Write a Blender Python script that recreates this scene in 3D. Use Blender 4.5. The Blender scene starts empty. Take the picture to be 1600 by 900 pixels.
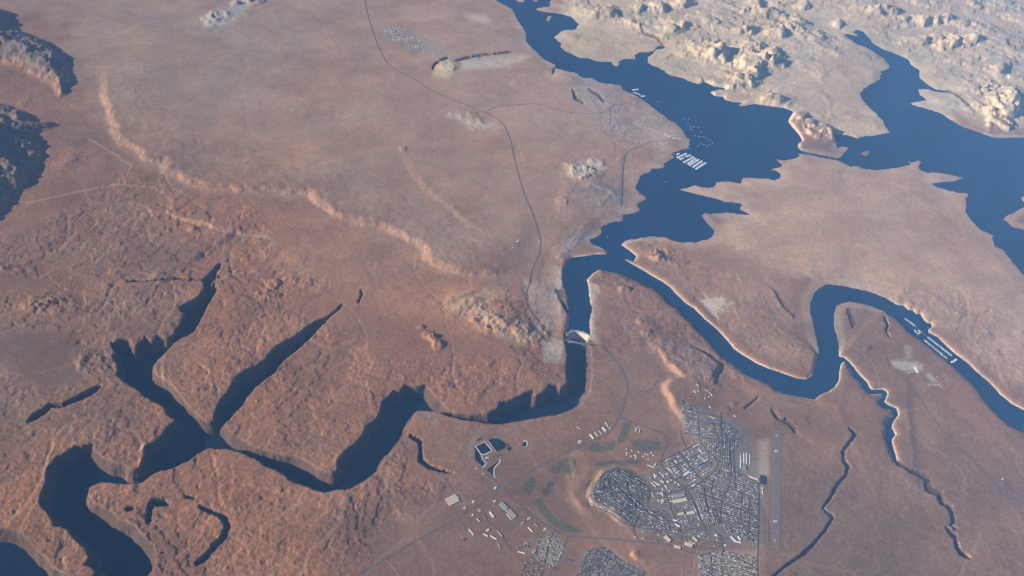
import bpy, math, random
import numpy as np
from mathutils import Vector, Matrix
# ------------------------------------------------------------------ camera, light, exposure
SC = bpy.context.scene
CAM = np.array([1742.0, -9065.0, 9801.0])
YAW, PITCH, ROLL, FPX = -0.350, 0.775, 0.170, 1282.66      # focal length in pixels of the 1600 wide photograph
cy_, sy_ = math.cos(YAW), math.sin(YAW)
FWD = np.array([sy_*math.cos(PITCH), cy_*math.cos(PITCH), -math.sin(PITCH)])
_r = np.array([cy_, -sy_, 0.0]); _u = np.cross(_r, FWD)
RIGHT = _r*math.cos(ROLL) + _u*math.sin(ROLL)
UP = -_r*math.sin(ROLL) + _u*math.cos(ROLL)
cd = bpy.data.cameras.new('camera'); cam = bpy.data.objects.new('camera', cd)
SC.collection.objects.link(cam); SC.camera = cam
cd.sensor_width = 36.0; cd.lens = FPX/1600*36.0; cd.clip_start = 10.0; cd.clip_end = 500000.0
Mx = Matrix.Identity(4)
for i in range(3):
    Mx[i][0] = RIGHT[i]; Mx[i][1] = UP[i]; Mx[i][2] = -FWD[i]; Mx[i][3] = CAM[i]
cam.matrix_world = Mx

def ground(u, v, z=0.0):
    """map position (metres) of photo point u,v on the level z"""
    u = np.asarray(u, float); v = np.asarray(v, float)
    d = FWD + RIGHT*((u[..., None]-800)/FPX) - UP*((v[..., None]-450)/FPX)
    t = (z-CAM[2])/d[..., 2]
    return CAM[0]+d[..., 0]*t, CAM[1]+d[..., 1]*t
def to_uv(x, y, z=0.0):
    dx, dy, dz = x-CAM[0], y-CAM[1], z-CAM[2]
    w = dx*FWD[0]+dy*FWD[1]+dz*FWD[2]
    a = dx*RIGHT[0]+dy*RIGHT[1]+dz*RIGHT[2]; b = dx*UP[0]+dy*UP[1]+dz*UP[2]
    return 800+FPX*a/w, 450-FPX*b/w

SUN_EL = math.radians(19.0)
sx0, sy0 = ground(np.array([1250., 1350.]), np.array([44., 44.]))
_sd = np.array([sx0[0]-sx0[1], sy0[0]-sy0[1]]); _sd /= np.hypot(*_sd)   # towards the sun, west south west
SUN_AZ = math.atan2(_sd[0], _sd[1])                                     # clockwise from north
w = bpy.data.worlds.new('World'); SC.world = w; w.use_nodes = True
nt = w.node_tree; nt.nodes.clear()
sky = nt.nodes.new('ShaderNodeTexSky'); sky.sky_type = 'NISHITA'; sky.sun_disc = False
sky.sun_elevation = SUN_EL; sky.sun_rotation = SUN_AZ; sky.altitude = 3000
bg = nt.nodes.new('ShaderNodeBackground'); bg.inputs[1].default_value = 0.05
wo = nt.nodes.new('ShaderNodeOutputWorld')
nt.links.new(sky.outputs[0], bg.inputs[0]); nt.links.new(bg.outputs[0], wo.inputs[0])
sl = bpy.data.lights.new('sun', 'SUN'); sl.energy = 5.0; sl.angle = math.radians(0.5); sl.color = (1.0, 0.90, 0.79)
so = bpy.data.objects.new('sun', sl); SC.collection.objects.link(so)
so.rotation_euler = Vector((_sd[0]*math.cos(SUN_EL), _sd[1]*math.cos(SUN_EL), math.sin(SUN_EL))).to_track_quat('Z', 'Y').to_euler()
SC.view_settings.view_transform = 'Standard'; SC.view_settings.look = 'None'
SC.view_settings.exposure = 1.1; SC.view_settings.gamma = 1.0
SC.view_settings.use_curve_mapping = False
SC.cycles.use_denoising = True
SC.cycles.volume_bounces = 0; SC.cycles.max_bounces = 4; SC.cycles.diffuse_bounces = 2
HAZE_DENSITY = 0.95e-5
HAZE_COLOR = (0.23, 0.50, 1.0)

COL = SC.collection
rnd = random.Random(7)
def P(s):
    a = np.array([float(t) for t in s.replace(',', ' ').split()]); return a.reshape(-1, 2)
def lift(p, z):
    """a photo outline traced at level z, brought to the pixel frame of level 0"""
    x, y = ground(p[:, 0], p[:, 1], z); return np.stack(to_uv(x, y, 0.0), 1)

# ------------------------------------------------------------------ traced map data (photo pixels, 1600 wide)
LAKE = P("""775,0 800,14 810,32 822,50 822,65 832,75 841,82 850,92 861,98 869,102 864,108 863,120 867,106 882,110 900,114 912,121 925,122 937,129
950,130 970,132 975,140 990,147 1007,157 1025,172 1040,182 1055,192 1065,200 1071,212 1077,218 1078,226 1075,232 1062,236 1050,239 1054,246 1050,249 1037,256
1040,262 1020,264 1015,270 1002,276 995,287 994,295 1000,302 1007,306 1010,311 1000,316 995,321 1000,326 1000,330 982,334 975,336
972,345 960,346 942,354 941,365 932,370 921,375 925,380 937,386 950,394 947,397 932,397 912,400 896,402 887,410 880,420 879,432
881,450 887,470 890,492 889,507 885,516 884,523 886,530 905,532 922,528 921,516 922,500 924,482 921,462 920,450 918,437 925,430 937,421 945,424
962,427 980,434 995,440 1012,449 1020,451 1035,462 1042,474 1057,482 1065,492 1077,502 1087,515 1102,530 1115,545 1125,555 1137,565
1147,572 1160,582 1175,590 1200,601 1212,610 1232,617 1250,621 1272,624 1282,617 1295,612 1305,604 1310,595 1311,582 1315,570 1319,566 1324,571
1331,581 1338,592 1347,600 1350,608 1358,616 1368,616 1377,615 1380,618 1375,625 1372,630 1382,638 1394,642 1396,648 1388,656 1384,665 1386,671 1384,680 1384,686 1390,700 1394,712
1399,722 1402,720 1398,708 1395,697 1393,688 1400,680 1396,674 1392,667 1396,657 1404,649 1401,638 1388,632 1381,628 1386,619 1386,612 1379,608 1367,610 1360,608
1355,597 1343,586 1334,574 1325,563 1318,558 1312,557 1310,545 1307,530 1305,517 1304,502 1302,490 1307,477 1315,474 1330,472 1350,474 1365,479 1380,486 1397,496
1410,507 1415,515 1425,522 1437,531 1450,540 1462,550 1475,560 1487,570 1502,585 1515,597 1527,610 1537,625 1550,640 1562,652 1577,665
1600,676 1640,700 1700,730 1800,770 1800,720 1700,690 1600,641 1580,630 1562,615 1545,597 1525,580 1510,565 1492,552 1475,537 1465,527 1452,520 1450,515
1456,511 1455,505 1449,505 1442,497 1438,490 1432,491 1427,485 1420,484 1412,477 1400,476 1385,466 1360,457 1335,450 1325,448 1307,446 1295,445 1281,450 1271,460
1266,470 1266,485 1270,500 1274,515 1276,532 1279,550 1275,570 1270,585 1261,593 1245,591 1230,586 1215,580 1200,575 1182,567 1160,554
1147,545 1135,530 1115,510 1100,497 1085,482 1070,472 1057,460 1047,449 1035,440 1020,431 1005,422 990,414 976,406 979,405 991,409 995,400 985,392 970,382
979,376 990,374 1012,369 1040,370 1050,375 1065,379 1087,379 1105,375 1114,370 1115,361 1105,350 1096,337 1100,332 1112,334 1135,332
1155,334 1170,335 1155,327 1160,319 1150,317 1132,316 1120,311 1100,306 1075,300 1060,296 1070,294 1087,290 1100,293 1115,292 1119,287
1115,284 1135,284 1157,286 1160,277 1182,278 1200,279 1210,282 1219,279 1219,272 1212,267 1201,265 1220,261 1221,257 1211,248 1227,250
1245,247 1250,243 1245,240 1262,241 1283,245.5 1310,250.5 1330,260 1340,260 1352,264 1367,265 1385,264 1397,262 1412,259 1425,257 1415,249 1426,255 1434,250 1439,252 1436,261
1440,266 1450,270 1457,269 1475,271 1492,274 1509,279 1497,280 1492,284 1472,285 1455,287 1465,292 1482,297 1497,301 1510,301
1514,304 1510,310 1511,319 1509,330 1515,340 1525,352 1535,360 1552,367 1550,372 1555,385 1567,390 1575,400 1585,412 1597,427 1620,450 1700,500 1900,560 1900,240 1700,226
1600,216 1577,215 1555,216 1537,210 1520,204 1500,197 1485,187 1470,177 1447,170 1425,164 1422,160 1449,157 1436,147 1434,139 1450,139 1462,143 1480,145 1480,142 1462,140
1447,131 1437,122 1436,109 1425,102 1417,92 1395,82 1380,77 1365,69 1357,60 1350,50 1340,47 1335,50 1345,59 1330,55 1315,52 1330,62 1340,69 1360,77 1375,87
1385,96 1389,100 1389,107 1377,112 1379,117 1372,125 1360,132 1347,140 1345,147 1352,160 1362,170 1372,180 1380,187 1384,197 1389,207
1370,212 1345,214 1340,217 1325,212 1310,211 1302,207 1305,220 1308,232 1317,229 1325,231 1317,242 1310,248 1283,243 1262,239
1252,236 1247,232 1247,225 1254,220 1250,212 1237,197 1232,190 1234,185 1240,175 1225,168 1215,167 1200,165 1180,162 1160,167 1152,165
1161,160 1145,160 1132,156 1131,151 1117,150 1110,144 1122,141 1135,141 1132,137 1115,134 1100,127 1092,131 1077,127 1065,122 1047,119
1037,110 1022,104 1012,97 1010,90 1020,84 1026,78 1037,74 1030,72 1020,79 1013,82 1000,82 991,86 995,92 1001,96 987,93 975,93 965,96
969,100 964,105 957,102 955,96 942,97 930,96 920,92 907,91 895,86 882,80 876,74 877,67 872,65 866,59 877,49 885,46 900,45 902,42
907,39 897,31 892,26 875,22 852,19 840,17 835,14 850,11 860,10 857,5 862,0 880,-40 900,-140 700,-140 720,-50""")
ISLANDS = [P("1345,240 1350,236 1358,235 1360,238 1354,244 1347,243"),
           P("1600,325 1582,333 1572,338 1566,344 1573,346 1580,355 1600,359 1660,362 1680,330"),
           P("854,31 855,27 859,24 862,25 860,29 859,33 855,33"), P("805,-6 820,-4 819,4 812,4 806,1"), P("828,-8 843,-4 841,4 833,3"), P("1597,309 1604,306 1612,312 1600,315")]
RIVER = P("""884,523 884,540 885,557 886,575 884,600 875,607 872,600 857,600 850,612 837,620 832,610 820,612 800,622 780,627 777,637 770,642 762,647
732,647 712,644 697,637 692,627 680,620 672,610 665,600 650,604 632,600 625,610 615,609 610,615 597,627 595,637 585,657 572,665
566,677 555,690 540,705 532,715 529,725 527,735 520,738 500,733 485,722 470,715 450,710 425,707 400,700 385,690 370,681 360,672 351,662 362,650 375,635
387,619 400,605 422,588 437,574 449,558 465,546 482,531 500,511 520,493 532,482 536,475 530,480 512,494 492,502 475,515 455,530 432,542 415,557 400,572 382,580 370,590 357,607 345,622 335,642
333,656 327,657 315,650 300,637 287,625 275,612 265,600 252,590 242,580 240,570 247,560 262,548 275,537 292,527 307,515 315,500 322,482 335,465
343,450 335,443 320,449 312,462 295,472 280,480 287,490 282,507 270,522 260,529 245,522 237,532 227,527 217,535 210,543 200,530 187,532 175,537 180,550 175,557 181,570 180,585
192,595 205,605 220,615 237,625 255,635 260,647 275,655 257,670 255,675 240,687 226,699 221,715 219,730 207,735 200,732 190,725 175,722 160,712 147,702
145,694 132,696 117,697 100,707 85,717 75,727 70,740 69,757 64,767 62,782 70,795 80,810 85,822 100,827 115,840 132,855 142,870 132,882
150,892 130,920 110,990 100,1200 260,1200 200,990 215,940 232,900 240,890 247,877 244,865 237,852 227,842 215,830 212,822 200,817 185,807 170,797 150,785 140,772 142,760 155,754
175,754 200,754 222,752 237,742 250,735 270,730 292,720 312,707 327,700 350,700 362,700 385,710 400,717 417,729 432,734 445,742 457,750 475,759
490,766 507,769 527,765 547,764 562,755 580,742 595,730 602,712 620,694 632,680 636,672 640,662 645,650 652,642 662,641 682,642
702,649 725,655 757,660 785,661 800,659 830,654 862,650 887,644 905,635 915,622 922,605 924,587 925,562 922,540 921,528 905,521 893,521""")
RIVER2 = P("-300,822 0,822 12,823 25,828 40,840 50,852 62,862 75,872 85,885 107,900 120,930 60,1200 -300,1200")
# shadowed side canyons: depth m, half width px at start and end, course
GORGES = [(90,5,2.5,"642,683 655,690 657,705 657,720 670,730 690,737 707,740"),
 (26,3.5,3.5,"1326,671 1331,675 1336,680 1327,692 1317,707 1317,720 1325,730 1320,747 1307,760 1297,780 1284,795"),
 (26,3.5,3.5,"1284,795 1292,803 1300,810 1296,818 1287,832 1278,842 1270,852 1255,867 1225,887 1205,905"),
 (60,4.5,4.5,"1399,722 1405,727 1412,730 1423,737 1440,744 1450,752 1450,760"), (70,7,5,"1445,758 1453,767 1465,773 1471,787 1482,793 1487,805 1488,818 1482,823"),
 (70,5,4.5,"1477,826 1490,840 1494,855 1500,865 1512,873"), (25,2,2,"1484,822 1492,828 1490,830"),
 (60,5,4,"45,660 67,645 80,635 100,634 120,625 140,617 157,607"),
 (120,8,5,"262,788 250,786 240,786 234,795 232,818"), (80,6,6,"198,798 208,795"), (90,5,6,"313,793 332,800 350,807 356,822 350,840 338,852 325,867 308,882"),
 (60,3,3,"290,777 305,778"), (30,3,2,"560,475 566,462 563,455"), (45,3,4,"175,538 182,545"), 
 (45,2.2,2.2,"200,442 240,441 280,438 320,439 345,435"),(90,9,4,"322,447 336,425 345,415"),
 (35,2.5,2,"676,110 679,103 690,96 700,92"),(30,2,2,"712,97 740,90 770,86 800,82"),(35,2.5,2,"1480,142 1500,155 1515,168"),(25,2,2,"1037,73 1025,60 1005,52 1000,40"),
 (40,4,3,"867,452 875,460 880,475 888,490"),(30,3,2,"895,142 900,155 912,163"),(30,2,2,"920,140 935,150 944,160"),
 (35,3,2,"1205,640 1215,655 1235,665 1245,670"),(30,4,3,"1226,655 1237,668 1243,677"),
 (30,2,2,"1162,640 1175,630 1185,620"),(25,2,2,"1380,496 1386,510 1383,520 1390,530"),(30,4,4,"1325,483 1331,500 1333,512")]
# rock steps that face the sun: height m, face width m, back fade m, course (the high side lies to the left of the course)
SCARPS = [(30,50,160,"975,338 950,345 925,352 905,368 895,385 870,400 850,412"),(26,50,140,"965,332 935,338 912,350 900,368 885,385 862,398"),(30,60,200,"905,300 925,292 950,300 970,320"),(26,50,200,"930,330 955,310 985,300"),(62,210,3500,"157,90 160,125 162,160 170,188 185,225 212,237 225,250 240,256 256,256 257,272 275,277 295,290 312,294 340,298 400,301 482,306 500,322 517,340 535,347 575,355 615,365 637,377 660,392 664,410 685,420 712,429 775,434 830,432"),
 (60,110,1500,"995,545 1012,545 1025,550 1037,567 1050,580 1065,592 1050,595 1036,602 1035,612 1045,625 1050,640 1060,650 1067,665 1067,675 1060,690"),
 (45,90,1200,"1010,745 985,737 960,733 940,737 930,750 920,768 917,780 925,792 950,802 965,817 985,832 1000,846"),
 (110,90,500,"1105,608 1112,598 1124,573 1100,553 1083,545 1068,531"),
 (25,150,900,"265,430 300,412 380,360 400,375 412,400"),(35,100,900,"270,300 268,318 262,335 275,345 300,350 330,358 380,368 400,372"),
 (60,80,400,"1212,503 1240,497 1222,482 1212,462 1195,437"),(30,70,500,"1105,300 1130,330 1150,350"),
 (35,90,600,"1240,420 1280,440 1300,435 1330,438"),(20,200,900,"610,220 660,300 700,330 740,360 770,380"),
 (30,80,500,"690,475 720,470 745,460 790,455"),(30,80,500,"700,492 730,488 760,478"),(40,80,500,"745,515 775,512 800,520 815,540"),
 (40,90,500,"850,1000 835,940"),(40,60,300,"983,862 987,872 1000,882"),
 (20,80,400,"893,705 890,725 895,745 910,750"),(18,80,400,"885,770 900,790 915,805")]
# buttes and hills: u, v, half sizes px, height m
BUTTES = """943,21,15,8,150 990,15,7,5,120 1024,13,8,8,150 1062,7,8,5,120 1046,49,9,5,110 1062,45,5,5,120 1028,61,8,4,90 1094,80,17,12,150 1119,88,9,10,190
1168,100,13,16,190 1128,131,26,9,120 1160,122,12,8,120 1150,53,7,4,120 1168,49,7,7,140 1182,74,7,5,110 1172,10,10,6,110 1190,20,14,6,110 1248,11,8,5,120 1306,39,4.5,7,170
1240,36,9,9,130 1224,42,7,5,120 1212,54,10,7,130 1269,53,7,4,100 1278,62,5,4,80 1200,90,8,10,140 1213,99,9,7,130 1365,21,9,5,120 1386,17,9,6,140 1408,31,7,4,100 1436,34,8,7,150
1458,32,7,5,120 1474,30,7,6,130 1498,40,10,4,90 1430,64,12,7,120 1454,61,9,6,120 1482,68,9,10,170 1506,66,8,6,120 1520,64,6,4,100 1551,112,8,6,110
1520,158,34,17,110 1562,175,13,24,190 1500,140,20,8,80 1243,182,9,6,90 1258,195,9,6,90 1278,206,10,8,90 1295,214,10,7,90 1205,160,9,6,110 1186,158,8,4,60 1530,100,30,10,60
1036,390,24,14,75 1055,405,14,9,60 1022,398,12,10,50 856,521,7,8,60 845,513,5,5,45 858,507,4,4,35 872,478,8,9,35 826,525,26,13,90 780,512,40,11,60 730,477,40,8,45 740,495,35,8,45
657,515,7,4,60 668,526,9,7,80 676,531,7,6,60 684,542,7,8,70 905,268,20,12,70 930,258,14,8,60 925,275,14,8,50 880,318,8,8,40 812,130,14,6,25 990,155,8,4,30 728,185,22,6,35 745,200,25,6,30
698,105,14,8,45 855,29,3,3,60 1108,597,7,5,50 930,505,6,4,30 975,455,9,4,50 1003,503,8,5,40 1010,523,7,4,40 1145,633,5,4,35 20,425,14,6,50 100,480,30,12,50 70,470,18,8,50 40,482,18,7,60
140,570,20,14,60 230,715,10,16,70 250,435,14,7,45 250,370,5,3,40 265,363,4,3,40 300,360,6,4,50 420,463,16,8,60 455,440,12,8,40 480,445,14,7,40 430,445,10,7,50
630,235,5,4,30 1355,545,5,3,25 1416,480,8,5,30 1220,485,10,8,30 570,620,10,6,30 370,640,10,8,25 1250,660,12,8,30 1130,645,10,6,20 990,868,6,4,22
398,3,12,5,90 370,8,8,5,80 345,25,15,8,50 325,35,12,8,50 385,2,10,4,80"""
MOUNTS = [(270,1000,"-150,5 0,15 18,22 30,50 55,58 85,72 108,95 114,122 108,150 92,158 80,138 60,128 40,118 0,102 -150,90"),
 (240,950,"-150,150 0,162 20,168 45,178 62,192 85,193 95,200 60,213 72,238 60,275 38,298 18,318 2,350 -150,400"),
 (-1,1,"")]
MOUNTS = MOUNTS[:2]

# ------------------------------------------------------------------ noise
def perlin(x, y, seed):
    r = np.random.RandomState(seed); p = r.permutation(512).astype(np.int32)
    ang = r.rand(512)*2*np.pi; gx, gy = np.cos(ang).astype(np.float32), np.sin(ang).astype(np.float32)
    xi = np.floor(x).astype(np.int64); yi = np.floor(y).astype(np.int64)
    xf = (x-xi).astype(np.float32); yf = (y-yi).astype(np.float32)
    uu = xf*xf*xf*(xf*(xf*6-15)+10); vv = yf*yf*yf*(yf*(yf*6-15)+10)
    def g(i, j, dx, dy):
        h = p[(p[(xi+i) & 511]+yi+j) & 511]
        return gx[h]*dx+gy[h]*dy
    a = g(0,0,xf,yf); b = g(1,0,xf-1,yf); c = g(0,1,xf,yf-1); d = g(1,1,xf-1,yf-1)
    return ((a+(b-a)*uu)*(1-vv)+(c+(d-c)*uu)*vv)*1.5
def fbm(x, y, scale, octs, seed, gain=.5, ridged=False):
    s = np.zeros(x.shape, np.float32); a = 1.0; t = 0
    for o in range(octs):
        n = perlin(x/scale+17.3*o, y/scale-9.1*o, seed+o)
        if ridged: n = 1-2*np.abs(n)
        s += a*n; t += a; a *= gain; scale *= .5
    return s/t
def sm(t): t = np.clip(t, 0, 1); return t*t*(3-2*t)

# ------------------------------------------------------------------ the grid of the land sheet
def axis(lo, hi, step, outer_lo, outer_hi):
    core = list(np.arange(lo, hi+step, step)); s = step; a = core[0]; pre = []
    while a > outer_lo: s *= 1.25; a -= s; pre.append(a)
    s = step; b = core[-1]; post = []
    while b < outer_hi: s *= 1.25; b += s; post.append(b)
    return np.array(pre[::-1]+core+post)
STEP = 1.5
UA = axis(-90, 1690, STEP, -600, 2200); VA = axis(-70, 960, STEP, -200, 1250)
NU, NV = len(UA), len(VA)
U, V = np.meshgrid(UA, VA)
X, Y = ground(U, V, 0.0)
def win(p, m):
    i0, i1 = np.searchsorted(UA, [p[:, 0].min()-m, p[:, 0].max()+m]); j0, j1 = np.searchsorted(VA, [p[:, 1].min()-m, p[:, 1].max()+m])
    return slice(max(j0-1, 0), j1+1), slice(max(i0-1, 0), i1+1)
def inside(p):
    """even-odd test of every grid point"""
    r = np.zeros(U.shape, bool); n = len(p)
    for k in range(n):
        (x0, y0), (x1, y1) = p[k], p[(k+1) % n]
        if y0 == y1: continue
        a, b = min(y0, y1), max(y0, y1)
        j0, j1 = np.searchsorted(VA, [a, b])
        if j0 >= j1: continue
        xs = x0+(VA[j0:j1]-y0)/(y1-y0)*(x1-x0)
        r[j0:j1] ^= UA[None, :] < xs[:, None]
    return r
BIG = 1e9
def dist(p, m, closed=True, metric=True, want_t=False):
    """distance to an outline, metres (or pixels), measured within m pixels of each stretch"""
    D = np.full(U.shape, BIG, np.float32); S = np.ones(U.shape, np.int8); T = np.zeros(U.shape, np.float32) if want_t else None
    K = np.full(U.shape, BIG, np.float32) if want_t else None; Q = np.zeros(U.shape, np.float32) if want_t else None
    n = len(p); px, py = ground(p[:, 0], p[:, 1]) if metric else (p[:, 0], p[:, 1])
    A, B = (X, Y) if metric else (U, V)
    L = np.concatenate([[0], np.cumsum(np.hypot(np.diff(p[:, 0]), np.diff(p[:, 1])))]); L /= max(L[-1], 1e-9)
    for k in range(n if closed else n-1):
        q = (k+1) % n; sl_ = win(p[[k, q]], m); a = A[sl_]; b = B[sl_]
        if a.size == 0: continue
        dx, dy = px[q]-px[k], py[q]-py[k]; l2 = dx*dx+dy*dy+1e-9
        t = np.clip(((a-px[k])*dx+(b-py[k])*dy)/l2, 0, 1)
        d = np.hypot(a-px[k]-t*dx, b-py[k]-t*dy)
        w_ = d < D[sl_]
        if want_t:
            perp = np.abs(dx*(b-py[k])-dy*(a-px[k]))/math.sqrt(l2)
            w_ = (d < D[sl_]-.5) | ((d < D[sl_]+.5) & (perp > Q[sl_]))
            Q[sl_][w_] = perp[w_]
            e0, e1 = p[k], p[q]; du, dv = e1-e0; t2 = np.clip(((U[sl_]-e0[0])*du+(V[sl_]-e0[1])*dv)/(du*du+dv*dv+1e-9), 0, 1)
            K[sl_] = np.minimum(K[sl_], np.hypot(U[sl_]-e0[0]-t2*du, V[sl_]-e0[1]-t2*dv))
        D[sl_][w_] = d[w_]
        if want_t:
            du, dv = p[q]-p[k]
            s = np.where(du*(V[sl_]-p[k, 1])-dv*(U[sl_]-p[k, 0]) < 0, 1, -1)
            S[sl_][w_] = s[w_]; T[sl_][w_] = (L[k]+t*(L[q]-L[k]))[w_]
    return (D, S, T, K) if want_t else D
def zone(s, feather, warp=0):
    p = P(s) if isinstance(s, str) else s
    d = np.minimum(dist(p, feather*2+4, metric=False), feather*2)
    d = np.where(inside(p), d, -d)
    if warp: d = d+NW*warp
    return sm(.5+d/feather/2).astype(np.float32)

print('noise'); 
NW = fbm(X, Y, 420, 5, 3)              # ragged edges
N1 = fbm(X, Y, 2600, 4, 11)            # broad swells
N2 = fbm(X, Y, 520, 6, 21, .55, ridged=True)
N3 = fbm(X, Y, 160, 4, 31, .6)
cA, sA = math.cos(math.radians(50)), math.sin(math.radians(50))
XS, YS = (X*cA+Y*sA), (-X*sA+Y*cA)
N4 = fbm(XS/3.2, YS, 150, 4, 41, .6, ridged=True)      # long joints in the sandstone
N5 = fbm(X, Y, 60, 2, 51, .7)

rough = 0.10+0*U.astype(np.float32)
def mix(f, val, wgt): return f*(1-wgt)+val*wgt
ROUGH = [(0.9,25,"-300,190 100,230 185,250 255,280 300,305 480,330 560,380 650,425 700,445 830,445 880,520 888,600 700,650 640,700 720,760 640,800 560,880 500,1300 -300,1300"),
 (0.30,18,"400,300 480,315 560,365 650,410 700,435 800,445 760,480 640,470 560,460 430,400"),(0.25,15,"450,480 560,440 720,500 800,560 600,560"),
 (0.10,8,"-200,515 60,517 100,522 130,545 135,580 110,603 60,612 30,590 -200,560"),(0.08,8,"-200,435 60,436 90,442 60,460 -200,470"),(0.15,12,"130,250 200,255 150,300 20,380 -10,350 60,300"),
 (0.95,8,"915,425 990,440 1060,500 1180,600 1100,620 1000,540 960,560 925,560"),(0.65,12,"970,378 1010,375 1090,400 1240,470 1275,590 1220,580 1140,530 1050,440"),
 (0.32,20,"1290,470 1420,500 1620,690 1700,900 1600,1000 1190,950 1200,700 1150,610 1300,620"),(0.65,12,"1600,640 1560,600 1450,500 1330,445 1500,450 1700,560"),
 (0.55,15,"850,-60 880,60 950,100 1100,130 1230,165 1320,220 1400,210 1440,100 1500,150 1640,215 1700,-100"),(0.28,10,"880,60 960,35 1020,70 985,90 930,95"),(0.24,12,"1230,80 1370,95 1340,140 1380,200 1310,205 1230,150 1200,130"),
 (0.6,12,"880,110 960,130 1060,200 1050,240 980,300 990,330 900,380 870,340 890,240 960,230"),(0.7,8,"860,380 960,340 890,400 880,520 850,520 830,470 840,430"),
 (0.35,15,"-200,60 110,60 125,150 100,260 40,330 -200,420"),(0.35,12,"640,640 720,650 900,650 920,560 960,560 960,640 880,690 760,690 720,740 640,760"),
 (0.06,8,"900,730 1070,640 1190,640 1200,900 900,1000 780,850 700,800 760,760"),
 (0.4,10,"310,5 400,0 420,15 350,45 315,40"),(0.4,10,"610,50 700,85 840,80 830,100 700,125 660,110 640,80")]
for a, f, s in ROUGH: rough = mix(rough, a, zone(s, f, 6))

print('land')
Z = 34+10*N1+0*U
RK = .5*fbm(XS/1.6, YS, 260, 5, 131, .6, ridged=True)+.5*fbm(X, Y, 190, 4, 141, .65)
WX = X+260*fbm(X, Y, 1400, 3, 151); WY = Y+260*fbm(X, Y, 1400, 3, 155)
GUL = np.maximum(sm((1-2*np.abs(perlin(WX/1700, WY/1700, 161))*1.0-.92)/.08), .35*sm((1-2*np.abs(perlin(WX/620, WY/620, 165))-.86)/.13))
MOD = np.clip(.75+1.1*fbm(X, Y, 1300, 3, 91), .15, 1.6)
def terrace(B, step, edge=.16):
    q_ = B/step; f_ = np.floor(q_); return step*(f_+sm((q_-f_-(1-edge))/edge))
TB = terrace(75*fbm(X, Y, 2300, 8, 181, .56), 11)
TB2 = terrace(60*fbm(XS/1.8, YS, 900, 6, 185, .58), 9)
Z += np.clip(rough*1.25-.1, 0, 1)*(.75*TB+.5*TB2)
Z += rough*MOD*(6*(N2-.1)+5*N3+10*(N4-.2)+6*N5+6*RK)-GUL*(1.5+4.5*rough)
far = zone("850,-60 880,60 950,105 1100,135 1230,170 1320,225 1400,210 1440,100 1500,150 1640,215 1700,-100", 15)
BN = fbm(X*.8+Y*.6, (-X*.6+Y*.8)*2.0, 1900, 5, 101, .55)
FR = fbm(X*.8+Y*.6, (-X*.6+Y*.8)*1.7, 1100, 6, 171, .58, ridged=True)
Z += far*np.clip(rough*1.8, 0, 1)*(38*sm((BN-.10)/.10)+34*sm((BN-.32)/.09)+26*np.clip(FR-.05, 0, 1)+.9*terrace(150*fbm(X*.9+Y*.4, (-X*.4+Y*.9)*1.5, 3000, 7, 191, .55), 26, .2))
for H, wd, fade, s in SCARPS:
    p = P(s); D, S, T, K = dist(p, 130, closed=False, want_t=True)
    sd = D*S+NW*wd*.4+N3*wd*.2; LP = np.hypot(np.diff(p[:, 0]), np.diff(p[:, 1])).sum(); RT = min(90, LP*.3); e0 = (p[0]-p[1])/np.hypot(*(p[0]-p[1])); e1 = (p[-1]-p[-2])/np.hypot(*(p[-1]-p[-2])); taper = (1-sm(((U-p[0, 0])*e0[0]+(V-p[0, 1])*e0[1]+25)/40)*sm((160-np.hypot(U-p[0, 0], V-p[0, 1]))/10))*(1-sm(((U-p[-1, 0])*e1[0]+(V-p[-1, 1])*e1[1]+25)/40)*sm((160-np.hypot(U-p[-1, 0], V-p[-1, 1]))/10))*sm(np.hypot(U-p[0, 0], V-p[0, 1])/RT)*sm(np.hypot(U-p[-1, 0], V-p[-1, 1])/RT)
    edge = np.exp(-np.clip(sd, 0, 50000)/fade)*sm(sd/wd+.35)
    Z += np.where(D < BIG, H*taper*edge*sm((125-K)/100), 0)*(1+.15*N3)
for s in BUTTES.replace('\n', ' ').split():
    cu, cv, ru, rv, H = map(float, s.split(','))
    c = np.array([[cu, cv]]); sl_ = win(c, max(ru, rv)*3.2+4)
    fb = cv < 220 and cu > 850; H *= .8 if fb else 1; ru *= 1.35 if fb else 1; rv *= .85 if fb else 1; du_ = (U[sl_]-cu-ru*.4)/ru if fb else (U[sl_]-cu)/ru; lf = sm(-du_*2) if fb else 0
    e = np.hypot(du_*(1-.45*lf), (V[sl_]-cv)/rv*(.8 if fb else 1))+NW[sl_]*.9+N3[sl_]*.5
    if fb: Z[sl_] += H*.8*((.5*sm((1.15-e)/(.25+.5*lf))+.3*sm((.75-e)/(.25+.4*lf)))+.2*sm((1.9-e)/1.2))*(1+.2*N3[sl_]+.3*(N4[sl_]))
    else: Z[sl_] += H*sm((1.5-e)/.9)*(.12+1.05*np.clip(RK[sl_]+.08, 0, 1)**1.3)
MW = np.zeros(U.shape, np.float32)
for H, wd, s in MOUNTS:
    p = P(s); d = np.where(inside(p), np.minimum(dist(p, 60), 4000), -np.minimum(dist(p, 60), 1)*0)
    t = np.clip(d/wd+(.16*NW+.04*N3)*sm(d/200), 0, 1); MW = np.maximum(MW, t)
    Z += .8*H*t+.2*terrace(H*t*(1+.2*N2), 38, .35)+sm(t*4)*(46*N2+30*N4+10*N3+14*RK)
print('gorges'); GT = np.zeros(U.shape, np.float32); GD = GT.copy()
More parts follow.
